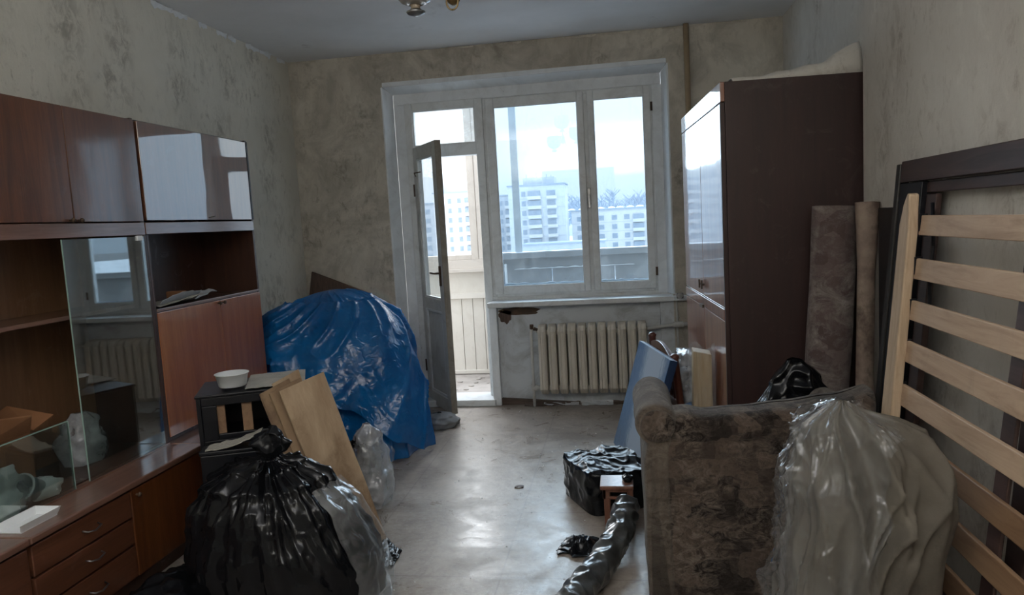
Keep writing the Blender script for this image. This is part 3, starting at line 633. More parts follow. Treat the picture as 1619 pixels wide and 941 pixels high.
# ------------------------------------------------------------------ wall unit on the left
XF = .33
def hook_handle(par, x, y, z, w=.07, mat='brass', label=None):
    s = MB().tube([(x, y-w/2, z), (x+.018, y-w/2+.004, z-.004), (x+.02, y, z-.012), (x+.018, y+w/2-.004, z-.004), (x, y+w/2, z)], .0032, 6)
    o = s.build('handle', M[mat], par, smooth=True)
    if label: o['label'] = label
    return o
def small_knob(par, x, y, z):
    return MB().lathe([(.004, 0), (.004, .01), (.009, .013), (.008, .02)], (0, 0, 0), 10, m=Matrix.Translation((x, y, z)) @ Matrix.Rotation(PI/2, 4, 'Y')).build('knob', M['rust'], par, smooth=True)
def base_unit(ya, yb, label, kind):
    t = thing('low_cabinet', (.25, (ya+yb)/2, 0), label, 'cabinet', None)
    MB().box(.02, .475, ya+.001, ya+.019, .06, .42).box(.02, .475, yb-.019, yb-.001, .06, .42).box(.02, .475, ya+.019, yb-.019, .06, .078).box(.02, .028, ya+.019, yb-.019, .078, .42).box(.04, .45, ya+.02, yb-.02, 0, .06).build('body', M['carcass'], t, bevel=.001)
    MB().box(.015, .502, ya+.001, yb-.001, .421, .446).build('top', M['lac_top'], t, bevel=.005)
    if kind == 'drawers':
        ym = ya+.475
        zz = [.078, .205, .31, .416]
        for a, b in zip(zz, zz[1:]):
            d = B(.476, .494, ya+.006, ym-.004, a+.004, b-.003).build('drawer', M['lac_front'], t, bevel=.003)
            hook_handle(d, .494, (ya+ym)/2+.02, (a+b)/2+.006, .075, 'steel')
        d = B(.476, .494, ym+.002, yb-.006, .078, .413).build('door', M['lac_door'], t, bevel=.003)
        small_knob(d, .494, ym+.03, .39)
    else:
        ym = (ya+yb)/2
        for a, b, c in ((ya+.006, ym-.003, ym-.03), (ym+.003, yb-.006, ym+.03)):
            d = B(.476, .494, a, b, .078, .413).build('door', M['lac_front' if yb < -3 else 'lac_door'], t, bevel=.003); small_knob(d, .494, c, .38)
    return t
base_unit(-3.247, -2.285, 'low red-brown cabinet with three drawers under the glass display section', 'drawers')
base_unit(-4.21, -3.25, 'low red-brown cabinet at the bottom left corner, next to the drawers', 'doors')
base_unit(-2.283, -1.345, 'low dark cabinet behind the black bag, under the orange-brown doors', 'doors')

# display section with sliding glass
ua, ub = -3.245, -2.291
t = thing('display_cabinet', (.18, (ua+ub)/2, .447), 'brown display section with open shelf and sliding glass, two closed doors above', 'cabinet')
MB().box(.012, XF-.012, ua, ua+.018, .447, 1.855).box(.012, XF-.004, ub-.018, ub, .447, 1.875).box(.012, XF-.012, ua+.018, ub-.018, .447, .462).box(.012, XF-.012, ua+.018, ub-.018, 1.385, 1.42).box(.012, XF-.012, ua+.018, ub-.018, 1.84, 1.87).build('body', M['carcass'], t, bevel=.001)
B(.004, .012, ua, ub, .447, 1.87).build('back_panel', M['inner'], t)
B(.013, .255, ua+.019, ub-.019, 1.066, 1.082).build('shelf', M['beam'], t, bevel=.001)
B(XF-.012, XF+.004, ua, ub-.004, 1.378, 1.432).build('front_rail', M['beam'], t, bevel=.002)
B(XF-.012, XF+.004, ub-.016, ub-.001, .455, 1.378).build('front_stile', M['carcass'], t, bevel=.001)
MB().box(XF-.012, XF+.012, ua, ub, .447, .4535).box(XF-.004, XF-.001, ua, ub-.02, .4535, .459).build('glass_track', M['lac_top'], t)
ym = -2.700
for a, b, kx in ((ua+.002, ym-.002, ym-.022), (ym+.002, ub-.006, ym+.022)):
    d = B(XF-.012, XF+.004, a, b, 1.436, 1.868).build('upper_door', M['lac_door'], t, bevel=.002); small_knob(d, XF+.004, kx, 1.442)
def glass_sheet(par, name, ya, yb, z0, z1, x, lean=0.0, skew=0.0):
    g = MB().hexa([(x, ya, z0), (x, yb, z0), (x+lean, yb+skew, z1), (x+lean, ya+skew, z1)], [(x+.005, ya, z0), (x+.005, yb, z0), (x+.005+lean, yb+skew, z1), (x+.005+lean, ya+skew, z1)])
    o = g.build(name, M['glass_cab'], par)
    e = MB().hexa([(x, ya-.002, z0), (x, ya, z0), (x+lean, ya+skew, z1), (x+lean, ya-.002+skew, z1)], [(x+.005, ya-.002, z0), (x+.005, ya, z0), (x+.005+lean, ya+skew, z1), (x+.005+lean, ya-.002+skew, z1)])
    e.build('polished_edge', M['glass_edge'], o)
    return o
g1 = glass_sheet(t, 'glass_door', -2.775, ub-.02, .455, 1.372, XF+.0005)
B(XF-.001, XF+.012, ub-.07, ub-.035, 1.355, 1.376).build('plastic_clip', M['white_plastic'], g1, bevel=.002)
g2 = glass_sheet(t, 'broken_glass_sheet', ua+.01, -2.86, .455, .712, XF+.007)
for o in (g2,): o['label'] = 'lower cut sheet of glass'
e = MB().box(XF+.006, XF+.013, -2.86, -2.857, .455, .712).box(XF+.006, XF+.013, ua+.01, -2.86, .711, .714).build('edge_strip', M['glass_edge'], g2)

# section with open niche and orange doors
ua2, ub2 = -2.289, -1.345
t = thing('niche_cabinet', (.18, (ua2+ub2)/2, .447), 'wall unit section with polished mirror-like flap door, open niche and two orange-brown doors', 'cabinet')
MB().box(.012, XF-.012, ua2, ua2+.018, .447, 1.87).box(.012, XF, ub2-.018, ub2, .447, 1.875).box(.012, XF-.012, ua2+.018, ub2-.018, .447, .462).box(.012, XF-.012, ua2+.018, ub2-.018, 1.385, 1.42).box(.012, XF-.012, ua2+.018, ub2-.018, 1.855, 1.872).box(.012, XF-.004, ua2+.018, ub2-.018, 1.03, 1.046).build('body', M['carcass'], t, bevel=.001)
B(.004, .012, ua2, ub2, .447, 1.87).build('back_panel', M['carcass'], t)
B(XF-.012, XF+.004, ua2, ub2-.004, 1.38, 1.432).build('front_rail', M['beam'], t, bevel=.002)
B(XF-.012, XF+.002, ua2+.001, ua2+.016, .455, 1.378).build('front_stile', M['carcass'], t, bevel=.001)
B(XF-.004, XF+.006, ub2-.014, ub2-.001, 1.44, 1.868).build('side_edge', M['bed_black'], t)
MB().box(XF-.014, XF+.003, ua2+.02, ub2-.004, 1.036, 1.05).build('niche_edge', M['beam'], t, bevel=.002)
d = B(XF-.012, XF+.004, ua2+.014, ub2-.018, 1.44, 1.866).build('flap_door', M['lac_mirror'], t, bevel=.002)
plab(d, 'highly polished door reflecting the window')
MB().bar((XF+.004, -1.79, 1.452), (XF+.012, -1.75, 1.458), .004, .004).build('broken_handle', M['rust'], d)
ymm = -1.765
for a, b, kx in ((ua2+.018, ymm-.0015, ymm-.02), (ymm+.0015, ub2-.004, ymm+.02)):
    d = B(XF-.012, XF+.004, a, b, .47, 1.033).build('door', M['lac_orange'], t, bevel=.002)
    small_knob(d, XF+.004, kx, 1.02)

# things in the niche
s = MB().grid(lambda u, v: (.13+.2*v, -2.24+.36*u, 1.051+.006+.014*abs(nz((u*3, v*2, 0), 1))+.02*(v > .8)*u), 14, 8)
tag(s.build('newspaper', M['news'], org=(.2, -2.05, 1.047), solid=.002), 'grey newspaper lying in the open niche at its left', 'newspaper')
s = MB().grid(lambda u, v: (.30+.03*v-.02*u, -2.22+.34*u, 1.062+.012*u+.04*v*(.55+.4*math.sin(u*3))-.012*abs(nz((u*4, v, 2), 1))), 22, 6)
tag(s.build('paper_strip', M['white_paper'], org=(.31, -2.05, 1.05), solid=.002), 'white crumpled paper strip at the front edge of the open niche', 'paper')
s = MB().box(.15, .23, -1.93, -1.88, 1.062, 1.10)
tag(s.build('small_box', M['cardboard'], org=(.19, -1.9, 1.062), bevel=.004), 'tiny brown box on the newspaper in the niche', 'box')
s = MB().grid(lambda u, v: (.1+.16*v, -1.86+.2*u, 1.052+.03*abs(nz((u*2, v*2, 7), 1))+.02*u), 10, 8)
tag(s.build('folded_paper', M['white_paper'], org=(.18, -1.76, 1.047), solid=.003), 'grey folded paper in the middle of the open niche', 'paper')

# things on the display shelf, bottom left
cb = thing('cardboard_box', (.17, -3.05, .462), 'open brown cardboard box behind the lower sheet of glass', 'box')
MB().box(.05, .25, -3.2, -2.93, .462, .466).box(.05, .054, -3.2, -2.93, .466, .72).box(.246, .25, -3.2, -2.93, .466, .70).box(.054, .246, -3.2, -3.196, .466, .72).box(.054, .246, -2.934, -2.93, .466, .72).build('box_body', M['cardboard'], cb)
MB().slab([(.268, -3.2, .70), (.268, -2.95, .70), (.31, -2.98, .765), (.31, -3.2, .80)], (0, .002, .004)).build('flap', M['cardboard'], cb)
MB().slab([(.054, -2.932, .72), (.266, -2.932, .70), (.27, -2.84, .73), (.08, -2.84, .765)], (0, 0, .004)).build('flap', M['cardboard'], cb)
def crumple(fn, name, mat, nu=40, nv=30, **k): return MB().grid(fn, nu, nv, True).build(name, mat, smooth=True, **k)
def blobfn(c, rx, ry, h, prof, fold=.1, k=7, seed=0, rid=.02, rs=6, squash=2.4):
    cx, cy, cz = c
    def f(u, v):
        a = 2*PI*u; r = curve(prof, v); z = cz+h*v
        ca, sa = math.cos(a), math.sin(a)
        sq = (abs(ca)**squash+abs(sa)**squash)**(-1/squash)
        r *= 1+fold*(math.sin(a*k+3*nz((ca, sa, v*1.5+seed), 1.3))*.5+nz((ca*2, sa*2, v*2+seed), 1.2))
        p = V((cx+rx*r*ca*sq, cy+ry*r*sa*sq, z))
        q = p*rs; n = (1-abs(noise.noise(q+V((seed, 0, 0)))))**3+.5*(1-abs(noise.noise(q*2.3+V((0, seed, 0)))))**3
        dr = rid*(n-.6)*min(1, v*6+.2)
        p += V((ca*dr, sa*dr, dr*.5*min(1, v*4)))
        return p
    return f
crumple(blobfn((.302, -3.13, .463), .03, .07, .165, [(0, .8), (.3, 1), (.5, .62), (.7, .9), (.95, .7), (1, .1)], .15, 5, 3, .012, 14), 'plastic_bottle', M['white_plastic'], org=(.302, -3.13, .463))
tag(bpy.data.objects['plastic_bottle'], 'white crushed plastic container at far left behind the low glass', 'container')
tub = thing('plastic_tub', (.3, -2.96, .4625), 'white plastic tub tipped on its side behind the low glass, right of the crushed container', 'tub')
mt = Matrix.Translation((.285, -2.99, .505)) @ Matrix.Rotation(math.radians(62), 4, 'X') @ Matrix.Rotation(.3, 4, 'Z')
MB().lathe([(.03, -.05), (.034, -.05), (.046, .045), (.05, .045), (.05, .05), (.043, .05), (.031, -.046)], (0, 0, 0), 24, cap=False, m=mt).build('tub_body', M['white_plastic'], tub, smooth=True)
MB().lathe([(.0, -.049), (.031, -.049)], (0, 0, 0), 24, cap=False, m=mt).build('tub_base', M['white_plastic'], tub)
crumple(blobfn((.29, -2.94, .4625), .035, .06, .07, [(0, .9), (.5, 1), (.9, .5), (1, .05)], .2, 5, 9, .015, 15), 'crumpled_wrapper', M['white_plastic'], 30, 16, org=(.29, -2.94, .4625))
tag(bpy.data.objects['crumpled_wrapper'], 'white crumpled wrapper lying in front of the tipped tub', 'wrapper')
crumple(blobfn((.28, -3.055, .4625), .035, .05, .1, [(0, .9), (.5, 1), (.8, .6), (1, .1)], .2, 5, 12, .015, 15), 'crumpled_bag', M['film_white'], 30, 16, org=(.28, -3.06, .4625))
tag(bpy.data.objects['crumpled_bag'], 'pale see-through crumpled bag between the container and the tub', 'bag')
tr = thing('white_tray', (.41, -3.14, .4465), 'small white plastic tray on the cabinet top at the left edge', 'tray')
MB().box(.365, .445, -3.22, -3.07, .447, .45).hexa([(.365, -3.22, .45), (.365, -3.07, .45), (.368, -3.07, .45), (.368, -3.22, .45)], [(.355, -3.23, .475), (.355, -3.06, .475), (.358, -3.06, .475), (.358, -3.23, .475)]).hexa([(.445, -3.22, .45), (.445, -3.07, .45), (.442, -3.07, .45), (.442, -3.22, .45)], [(.455, -3.23, .475), (.455, -3.06, .475), (.452, -3.06, .475), (.452, -3.23, .475)]).hexa([(.365, -3.07, .45), (.445, -3.07, .45), (.445, -3.073, .45), (.365, -3.073, .45)], [(.355, -3.06, .475), (.455, -3.06, .475), (.455, -3.063, .475), (.355, -3.063, .475)]).build('tray_body', M['white_plastic'], tr)
crumple(blobfn((.14, -2.56, .4625), .07, .09, .2, [(0, .9), (.4, 1), (.8, .75), (1, .2)], .15, 5, 22, .02, 9), 'pale_bag', M['film_white'], 36, 20, org=(.14, -2.56, .4625))
tag(bpy.data.objects['pale_bag'], 'pale crumpled bag inside the cabinet behind the tall sliding glass', 'bag')
s = MB().lathe([(.05, 0), (.06, .06), (.06, .063), (.055, .063), (.047, .004)], (.12, -3.0, 1.0825), 20)
tag(MB().grid(lambda u, v: (.09+.06*math.cos(2*PI*u)*math.sin(PI*v*.5+.01), -3.03+.09*math.sin(2*PI*u)*math.sin(PI*v*.5+.01), .722+.045*math.cos(PI*v*.5)), 24, 8, True).build('paper_plate', M['cardboard'], org=(.09, -3.03, .722), smooth=True), 'rounded pale bundle on top of the cardboard box', 'bundle')

# ------------------------------------------------------------------ black box stand with bowl
RZ = math.radians(24)
bs = thing('black_cabinet', (.86, -2.12, 0), 'small black lacquered cabinet with open front showing wooden slats, behind the black bag', 'cabinet')
o0 = V((.632, -2.515, 0))
BM = Matrix.Translation(o0) @ Matrix.Rotation(RZ, 4, 'Z')     # local x along the front, y back
W_, D_ = .40, .30
s = MB().box(0, .018, 0, D_, .0, .70, BM).box(W_-.018, W_, 0, D_, .0, .70, BM).box(.018, W_-.018, .004, D_, .0, .52, BM).box(.018, W_-.018, D_-.012, D_, .52, .70, BM)
s.box(.018, W_-.018, 0, .018, .665, .70, BM).box(.018, .075, 0, .018, .52, .665, BM).box(W_-.055, W_-.018, 0, .018, .52, .665, BM).box(.075, W_-.055, 0, .018, .52, .545, BM)
s.build('body', M['black_lac'], bs, bevel=.003)
for a in (.065, .17):
    B(a, a+.04, .02, .034, .522, .69).build('wooden_slat', M['slat_dark'], bs, m=BM, bevel=.002)
B(-.004, W_+.004, -.006, D_+.004, .7005, .712).build('top', M['black_lac'], bs, m=BM, bevel=.003)
s = MB().grid(lambda u, v: BM @ V((.19+.24*u, .02+.31*v, .7135+.004*abs(nz((u*5, v*4, 0), 1))+.004)), 20, 16)
tag(s.build('newspaper', M['news'], org=BM @ V((.3, .2, .7125)), solid=.002), 'old newspaper on top of the small black cabinet, under the bowl', 'newspaper')
bc = BM @ V((.135, .10, .7215))
s = MB().lathe([(.0, 0), (.052, 0), (.056, .004), (.066, .052), (.070, .053), (.070, .056), (.063, .056), (.053, .008), (0, .006)], bc, 32, cap=False)
tag(s.build('white_bowl', M['white_plastic'], org=bc, smooth=True), 'white round plastic bowl on the newspaper on the black cabinet', 'bowl')
# black lower crate and papers in front of the cabinet
o1 = V((.705, -2.635, 0)); CM = Matrix.Translation(o1) @ Matrix.Rotation(math.radians(20), 4, 'Z')
ct = thing('black_crate', (.9, -2.5, 0), 'low black box standing right behind the tied black bag', 'box')
MB().box(0, .235, 0, .09, .0, .50, CM).build('body', M['black_lac'], ct, bevel=.004)
MB().box(-.004, .239, -.004, .094, .5005, .516, CM).build('lid', M['black_lac'], ct, bevel=.004)
s = MB().grid(lambda u, v: CM @ V((.02+.21*u, .0+.09*v, .5175+.05*u*u+.012*abs(nz((u*5, v*3, 3), 1)))), 20, 8)
tag(s.build('folded_paper', M['news'], org=CM @ V((.2, .05, .517)), solid=.003), 'folded grey papers on the low black box behind the bag knot', 'paper')

# ------------------------------------------------------------------ kraft boards leaning on the black cabinet
def board(pts, th, name, mat, label, cat, group=None, bend=.0, seed=0):
    a, b, c, d = [V(p) for p in pts]   # a top-left, b top-right, c bottom-right, d bottom-left
    nrm = (b-a).cross(d-a).normalized()
    def f(u, v):
        p = a.lerp(b, u).lerp(d.lerp(c, u), v)
        return p+nrm*(bend*math.sin(PI*u)+.006*nz((u*3, v*4, seed), 1))
    s = MB().grid(f, 14, 26)
    return tag(s.build(name, mat, org=(c+d)/2, solid=th), label, cat, group)
def kboard(off, s, w, dz, *a, **k):
    T = V((.985, -2.495, .722)); dr_ = V((.481, .877, .0)).normalized(); nb_ = V((-.877, .481, 0)); dn = V((.245, -.02, 0))
    tl = T+nb_*off+dr_*s+V((0, 0, dz)); tr_ = tl+dr_*w+V((0, 0, .035)); bl = V((tl.x, tl.y, 0))+dn; br_ = V((tr_.x, tr_.y, 0))+dn*.98
    board([tl, tr_, br_, bl], *a, **k)
kboard(0, 0, .222, 0, .009, 'kraft_board', M['kraft'], 'light brown board, frontmost of the leaning bundle beside the blue sheet', 'board', bend=-.004, seed=1)
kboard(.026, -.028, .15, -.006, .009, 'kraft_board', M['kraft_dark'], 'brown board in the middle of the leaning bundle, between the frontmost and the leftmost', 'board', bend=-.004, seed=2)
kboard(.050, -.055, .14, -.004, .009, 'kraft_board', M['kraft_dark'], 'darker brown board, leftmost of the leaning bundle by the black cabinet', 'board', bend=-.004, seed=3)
kboard(.072, .02, .13, .02, .006, 'kraft_board', M['kraft'], 'pale thin board sticking up at the back of the leaning bundle', 'board', bend=.0, seed=4)

# ------------------------------------------------------------------ big tied black bag
def big_bag():
    cx, cy = 1.11, -2.78
    t = thing('black_bin_bag', (cx, cy, 0), 'large shiny black bin bag tied with a knot in the left foreground', 'bag')
    def f(u, v):
        a = 2*PI*u; ca, sa = math.cos(a), math.sin(a)
        vv = v
        z = .56*(1-(1-vv)**1.35) if vv < 1 else .56
        prof = curve([(0, .80), (.06, .97), (.3, 1.02), (.55, .93), (.75, .75), (.88, .45), (.95, .16), (1., .085)], vv)
        sq = (abs(ca)**2.6+abs(sa)**2.6)**(-1/2.6)
        rx = .335+.03*ca*(1-vv); ry = .235
        gather = max(0, (vv-.35)/.65)
        fold = gather*.16*(1-abs(math.sin(a*7+2.5*nz((ca, sa, 0), 1.4))))*(1 if vv < .95 else .3)
        r = prof*(1-fold+.05*nz((ca*1.5, sa*1.5, vv*2), 1.3))
        x = cx+rx*r*ca*sq-.04*vv; y = cy+ry*r*sa*sq
        zz = z*.985-.03*gather*(1-abs(math.sin(a*7+2.5*nz((ca, sa, 0), 1.4))))*(vv < .93)
        if ca > 0: x = cx-.04*vv+(x-cx+.04*vv)*(1-.36*(z/.56)**1.4*min(1, ca*3))
        p = V((x, y, zz)); q = V((x, y, zz*.6))*7
        fa_ = (1-abs(nz((ca*2, sa*2, vv*.7), 2.6, 4)))**4; n = (1-abs(noise.noise(q*.7)))**3*.35+fa_*.6+(1-abs(nz((ca*2, sa*2, vv*1.2), 6.5, 9)))**4*.22
        d = .034*(n-.45)*min(1, vv*8)*(1 if vv < .9 else .3)
        return p+V((ca*d, sa*d, d*.6))
    MB().grid(f, 200, 130, True).build('bag_body', M['black_bag'], t, smooth=True)
    kx, ky, kz = cx-.04, cy, .555
    def k(u, v):
        a = 2*PI*u; ca, sa = math.cos(a), math.sin(a)
        r = curve([(0, .026), (.1, .032), (.25, .05), (.55, .062), (.8, .05), (.95, .025), (1, .004)], v)
        r *= 1+.28*math.sin(a*3+v*4)+.25*nz((ca*2, sa*2, v*3), 1.5)
        return (kx+r*ca*1.05+.02*v, ky+r*sa*.6, kz-.01+.105*v)
    MB().grid(k, 60, 34, True).build('knot', M['black_bag2'], t, smooth=True)
    def ear(u, v):
        a = -.5+2.6*u
        return (kx+.03+.042*math.sin(a)+.012*nz((u*3, v, 0), 2), ky-.02+.03*(v-.5), kz+.045+.055*math.cos(a)*(.8+.4*v))
    MB().grid(ear, 22, 8).build('knot_ear', M['black_bag2'], t, smooth=True, solid=.003)
big_bag()
def bag_film(u, v):
    # loose clear film hanging over the right flank of the black bag
    a = lerp(-.62, .3, u); vv = v*.74
    prof = curve([(0, .86), (.06, 1.0), (.3, 1.05), (.55, .97), (.75, .80)], vv); z = .56*(1-(1-vv)**1.35)
    ca, sa = math.cos(a), math.sin(a); sq = (abs(ca)**2.6+abs(sa)**2.6)**(-1/2.6)
    w = .012+.022*abs(nz((u*3, v*6, 2), 1.3))
    return (1.11+.372*prof*ca*sq*(1-.34*(z/.56)**1.4*min(1, max(0, ca)*3))-.04*vv+w, -2.78+.25*prof*sa*sq, max(.003, z*.985+.012*nz((u*5, v*3, 5), 1)))
tag(MB().grid(bag_film, 50, 70).build('clear_film', M['film'], org=(1.45, -2.8, 0), smooth=True), 'loose clear film over the right side of the tied black bag', 'film')

# clear bag with scraps between the boards and the blue sheet
cbg = thing('clear_bag', (1.12, -1.83, 0), 'clear plastic bag of scraps standing between the brown boards and the blue sheet', 'bag')
crumple(blobfn((1.10, -1.86, .004), .10, .12, .40, [(0, .8), (.2, 1), (.6, .85), (.85, .55), (1, .12)], .12, 6, 31, .02, 8), 'bag_film', M['film_white'], 60, 40, parent=cbg)
crumple(blobfn((1.09, -1.85, .008), .07, .09, .30, [(0, .9), (.5, 1), (.9, .6), (1, .1)], .2, 5, 33, .03, 12), 'contents', M['pattern_cloth'], 40, 24, parent=cbg)
for i in range(5):
    a = i*1.3; s = MB().grid(lambda u, v: (1.02+.03*i*.5+.05*u, -1.93+.02*i+.02*v, .30+.03*u*math.sin(i*2)+.035*v+.012*nz((u*3, v*3, i), 2)), 8, 6)
    tag(s.build('dark_scrap', M['black_bag2'], cbg, solid=.003), None, None)
s = MB().grid(lambda u, v: (lerp(1.13, 1.225, u)+.01*nz((u*3, v*5, 1), 1)+.03*v*(1-v), lerp(-1.95, -1.87, u)-.03*(1-v)+.02*nz((u*2, v*4, 2), 1), lerp(.003, .36, v)*(1-.35*abs(u-.45)*v)), 20, 36)
tag(s.build('film_sheet', M['film'], org=(1.18, -1.93, 0), smooth=True), 'upright clear film flap hanging beside the clear bag', 'film')
def shade_sheet(u, v):  # added sheet that stands in for deep shade on the floor here
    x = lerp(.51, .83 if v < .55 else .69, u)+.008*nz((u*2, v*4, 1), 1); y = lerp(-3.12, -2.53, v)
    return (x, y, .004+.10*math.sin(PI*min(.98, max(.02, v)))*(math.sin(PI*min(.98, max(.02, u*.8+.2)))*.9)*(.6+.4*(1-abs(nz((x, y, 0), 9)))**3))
tag(MB().grid(shade_sheet, 60, 90).build('dark_sheet', M['black_bag2'], org=(.66, -2.7, 0), smooth=True, solid=.002), 'added crumpled dark sheet standing in for shade on the floor between the low cabinets and the tied bag', 'film')
# black film on the floor at the right of the bag
s = MB().grid(lambda u, v: (1.31+.10*u+.02*nz((u*2, v*3, 4), 1), -2.56+.05*u+.26*v*(1-.5*u), .004+.04*(1-u)**1.5*(.5+.6*abs(nz((u*3, v*4, 5), 1)))+.012*abs(nz((u*7, v*8, 1), 1))), 26, 30)
tag(s.build('dark_sheet', M['black_bag2'], org=(1.36, -2.46, 0), smooth=True, solid=.002), 'flat end of black film on the floor right of the tied bag', 'film')

# ------------------------------------------------------------------ blue sheet over furniture
def tarp():
    cx, cy, rx, ry, h = .545, -.85, .505, .44, .985
    P = 2.5
    rnd = random.Random(12); RD = []
    for i in range(46):
        a0 = 2*PI*i/46+rnd.uniform(-.09, .09); k = rnd.uniform(-.9, .9); RD.append((a0, k, rnd.uniform(.03, .085), rnd.choice((1, 1, -1))*rnd.uniform(.012, .045), rnd.uniform(0, .5), rnd.uniform(.6, 1.3)))
    for a0, k, w_, A_, t0, t1 in ((3.9, 1.1, .07, .06, .25, 1.2), (4.5, .8, .09, .055, .1, 1.2), (5.1, .5, .07, .05, .1, 1.3), (4.2, 1.5, .06, .05, .15, .8), (5.6, .25, .08, .05, .2, 1.3), (3.55, 1.9, .06, .055, .3, .95), (5.35, -.5, .05, .035, .2, .9)): RD.append((a0-.0, k, w_, A_, t0, t1))
    def folds(a, t):
        s = 0
        for a0, k, w_, A_, t0, t1 in RD:
            if t < t0-.12 or t > t1+.12: continue
            da = (a-a0-k*(t-.3)-.12*math.sin(t*6+a0)+PI) % (2*PI)-PI
            e = abs(da)/(w_*(.7+.6*t))
            if e > 4: continue
            s += A_*math.exp(-e*(.6+.5*e))*min(1, max(0, (t-t0)/.2+.5))*min(1, max(0, (t1-t)/.2+.5))
        return s
    def f(u, v):
        a = 2*PI*u; ca, sa = math.cos(a), math.sin(a)
        sq = (abs(ca)**3+abs(sa)**3)**(-1/3)
        t = v; ph = t*PI/2
        R = abs(math.sin(ph))**(2/P); Z = abs(math.cos(ph))**(2/P)
        if t > .9: R = 1+(t-.9)*.35
        z = h*Z
        if ca < 0: z *= 1-.06*abs(ca)*R
        d = folds(a, t)*min(1, t*2.2)+.05*nz((ca*1.2, sa*1.2, t*.9), 1.3, 4)*min(1, t*2)
        x = cx+rx*R*ca*sq; y = cy+ry*R*sa*sq
        q = V((x, y, z))*11; pm = max(0, nz((x, y, z), 3.1, 8)+.12)*2
        d += .022*pm*((1-abs(noise.noise(q)))**5-.25)+.006*pm*((1-abs(noise.noise(q*2.3)))**4-.3)
        p = V((x+ca*d*min(1, t*2), y+sa*d*min(1, t*2), z+d*(1-t)*.8))
        p.x = max(.012, p.x); p.z = max(.004, p.z)
        if p.y > -.012: p.y = -.012
        if p.x < .52 and p.y < -1.335: p.y = -1.335
        return p
    return MB().grid(f, 300, 150, True)
tp = tag(tarp().build('blue_sheet', M['tarp'], org=(.56, -.86, 0), smooth=True), 'crumpled bright blue plastic sheet draped over a rounded heap of furniture in the left corner', 'sheet')
# overlapping upper layer of the sheet with a loose hem
def over(u, v):
    cx, cy = .56, -.86
    a = lerp(-2.75, -.22, u); ca, sa = math.cos(a), math.sin(a); sq = (abs(ca)**3+abs(sa)**3)**(-1/3)
    low = curve([(0, .57), (.25, .60), (.45, .50), (.62, .34), (.78, .12), (.9, .03), (1, .02)], u)
    z = lerp(.93, low, v)
    Z = min(1, z/.985); R = (1-Z**2.5)**(1/2.5) if Z < 1 else 0
    e = 1.09+.05*v+.03*math.sin(u*26+3*nz((u*3, v, 0), 2))*v
    x = cx+.545*R*e*ca*sq; y = cy+.46*R*e*sa*sq
    q = V((x+z*.5, y, z*.6-x*.3))*6.5
    n = (1-abs(noise.noise(q)))**3*.6+(1-abs(noise.noise(q*2.2)))**3*.35
    d = .012*(n-.3)+.035*(1-abs(nz((u*5+v*1.6, v*.5, 3), 1.6)))**6
    return (max(.35 if y < -1.3 else .02, x+ca*d), y+sa*d, z+d*.3)
ov = MB().grid(over, 170, 90).build('sheet_overlap', M['tarp'], tp, smooth=True, solid=.002)
tag(MB().slab([(.03, -.05, .86), (.06, -.03, 1.06), (.50, -.03, .88), (.50, -.05, .70)], (0, .02, 0)).build('dark_board', M['darkboard'], org=(.25, -.04, .8), bevel=.003), 'dark board standing in the corner behind the blue sheet', 'board')
# rag by the door leaf
crumple(blobfn((1.10, -.50, .003), .13, .11, .085, [(0, .95), (.35, 1), (.75, .7), (1, .1)], .15, 4, 41, .02, 8), 'floor_rag', M['cloth'], 50, 20, org=(1.1, -.5, 0))
tag(bpy.data.objects['floor_rag'], 'grey rag bunched on the floor between blue sheet and open door', 'rag')

# ------------------------------------------------------------------ wardrobe on the right
wo = V((2.815, -1.84, 0)); WA = math.radians(3.4)
WM = Matrix.Translation(wo) @ Matrix.Rotation(WA, 4, 'Z')     # local x = depth towards the wall, y = along the front
w = thing('wardrobe', (3.08, -1.24, 0), 'tall dark wardrobe against the right wall, glossy doors reflecting the window', 'wardrobe')
WW, WD, WH = 1.17, .62, 1.90
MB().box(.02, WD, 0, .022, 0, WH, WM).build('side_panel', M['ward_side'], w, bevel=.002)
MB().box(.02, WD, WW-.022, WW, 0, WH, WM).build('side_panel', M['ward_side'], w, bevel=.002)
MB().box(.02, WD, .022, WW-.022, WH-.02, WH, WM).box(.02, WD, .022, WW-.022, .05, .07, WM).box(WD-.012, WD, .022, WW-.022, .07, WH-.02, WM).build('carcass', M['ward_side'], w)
MB().box(0, .02, .0, WW, WH-.085, WH, WM).build('cornice', M['ward_door'], w, bevel=.003)
MB().box(-.001, .019, 0, .016, 0, WH-.088, WM).build('front_edge', M['ward_side'], w, bevel=.002)
for a, b, kk in ((.018, .55, .52), (.555, WW-.004, .59)):
    d = MB().box(0, .019, a, b, .905, WH-.09, WM).build('upper_door', M['ward_door'], w, bevel=.003)
    MB().bar((-.002, kk, .97), (-.018, kk, .965), .01, .012).bar((-.016, kk, .99), (-.016, kk, .945), .008, .01).build('handle', M['rust'], d, m=WM)
    d = MB().box(0, .019, a, b, .07, .845, WM).build('lower_door', M['ward_door'], w, bevel=.003)
MB().box(-.003, .019, .018, WW-.004, .848, .90, WM).build('middle_rail', M['ward_door'], w, bevel=.003)
MB().box(.0, .02, .018, WW-.004, 0, .066, WM).build('plinth', M['ward_side'], w)
lk = MB().bar((-.004, .5, .862), (-.02, .5, .862), .012, .012).bar((-.02, .46, .862), (-.02, .54, .86), .01, .016).build('broken_lock', M['rust'], w, m=WM)
s = MB().grid(lambda u, v: WM @ V((lerp(.06, WD-.01, u), .02+.45*v, WH+.002+(.022+.115*u**2.0)*math.sin(PI*min(1, max(0, v*5 if v < .1 else .5+(v-.1)*.5)))*(.85+.3*nz((u*6, v*3, 0), 1)))), 40, 20)
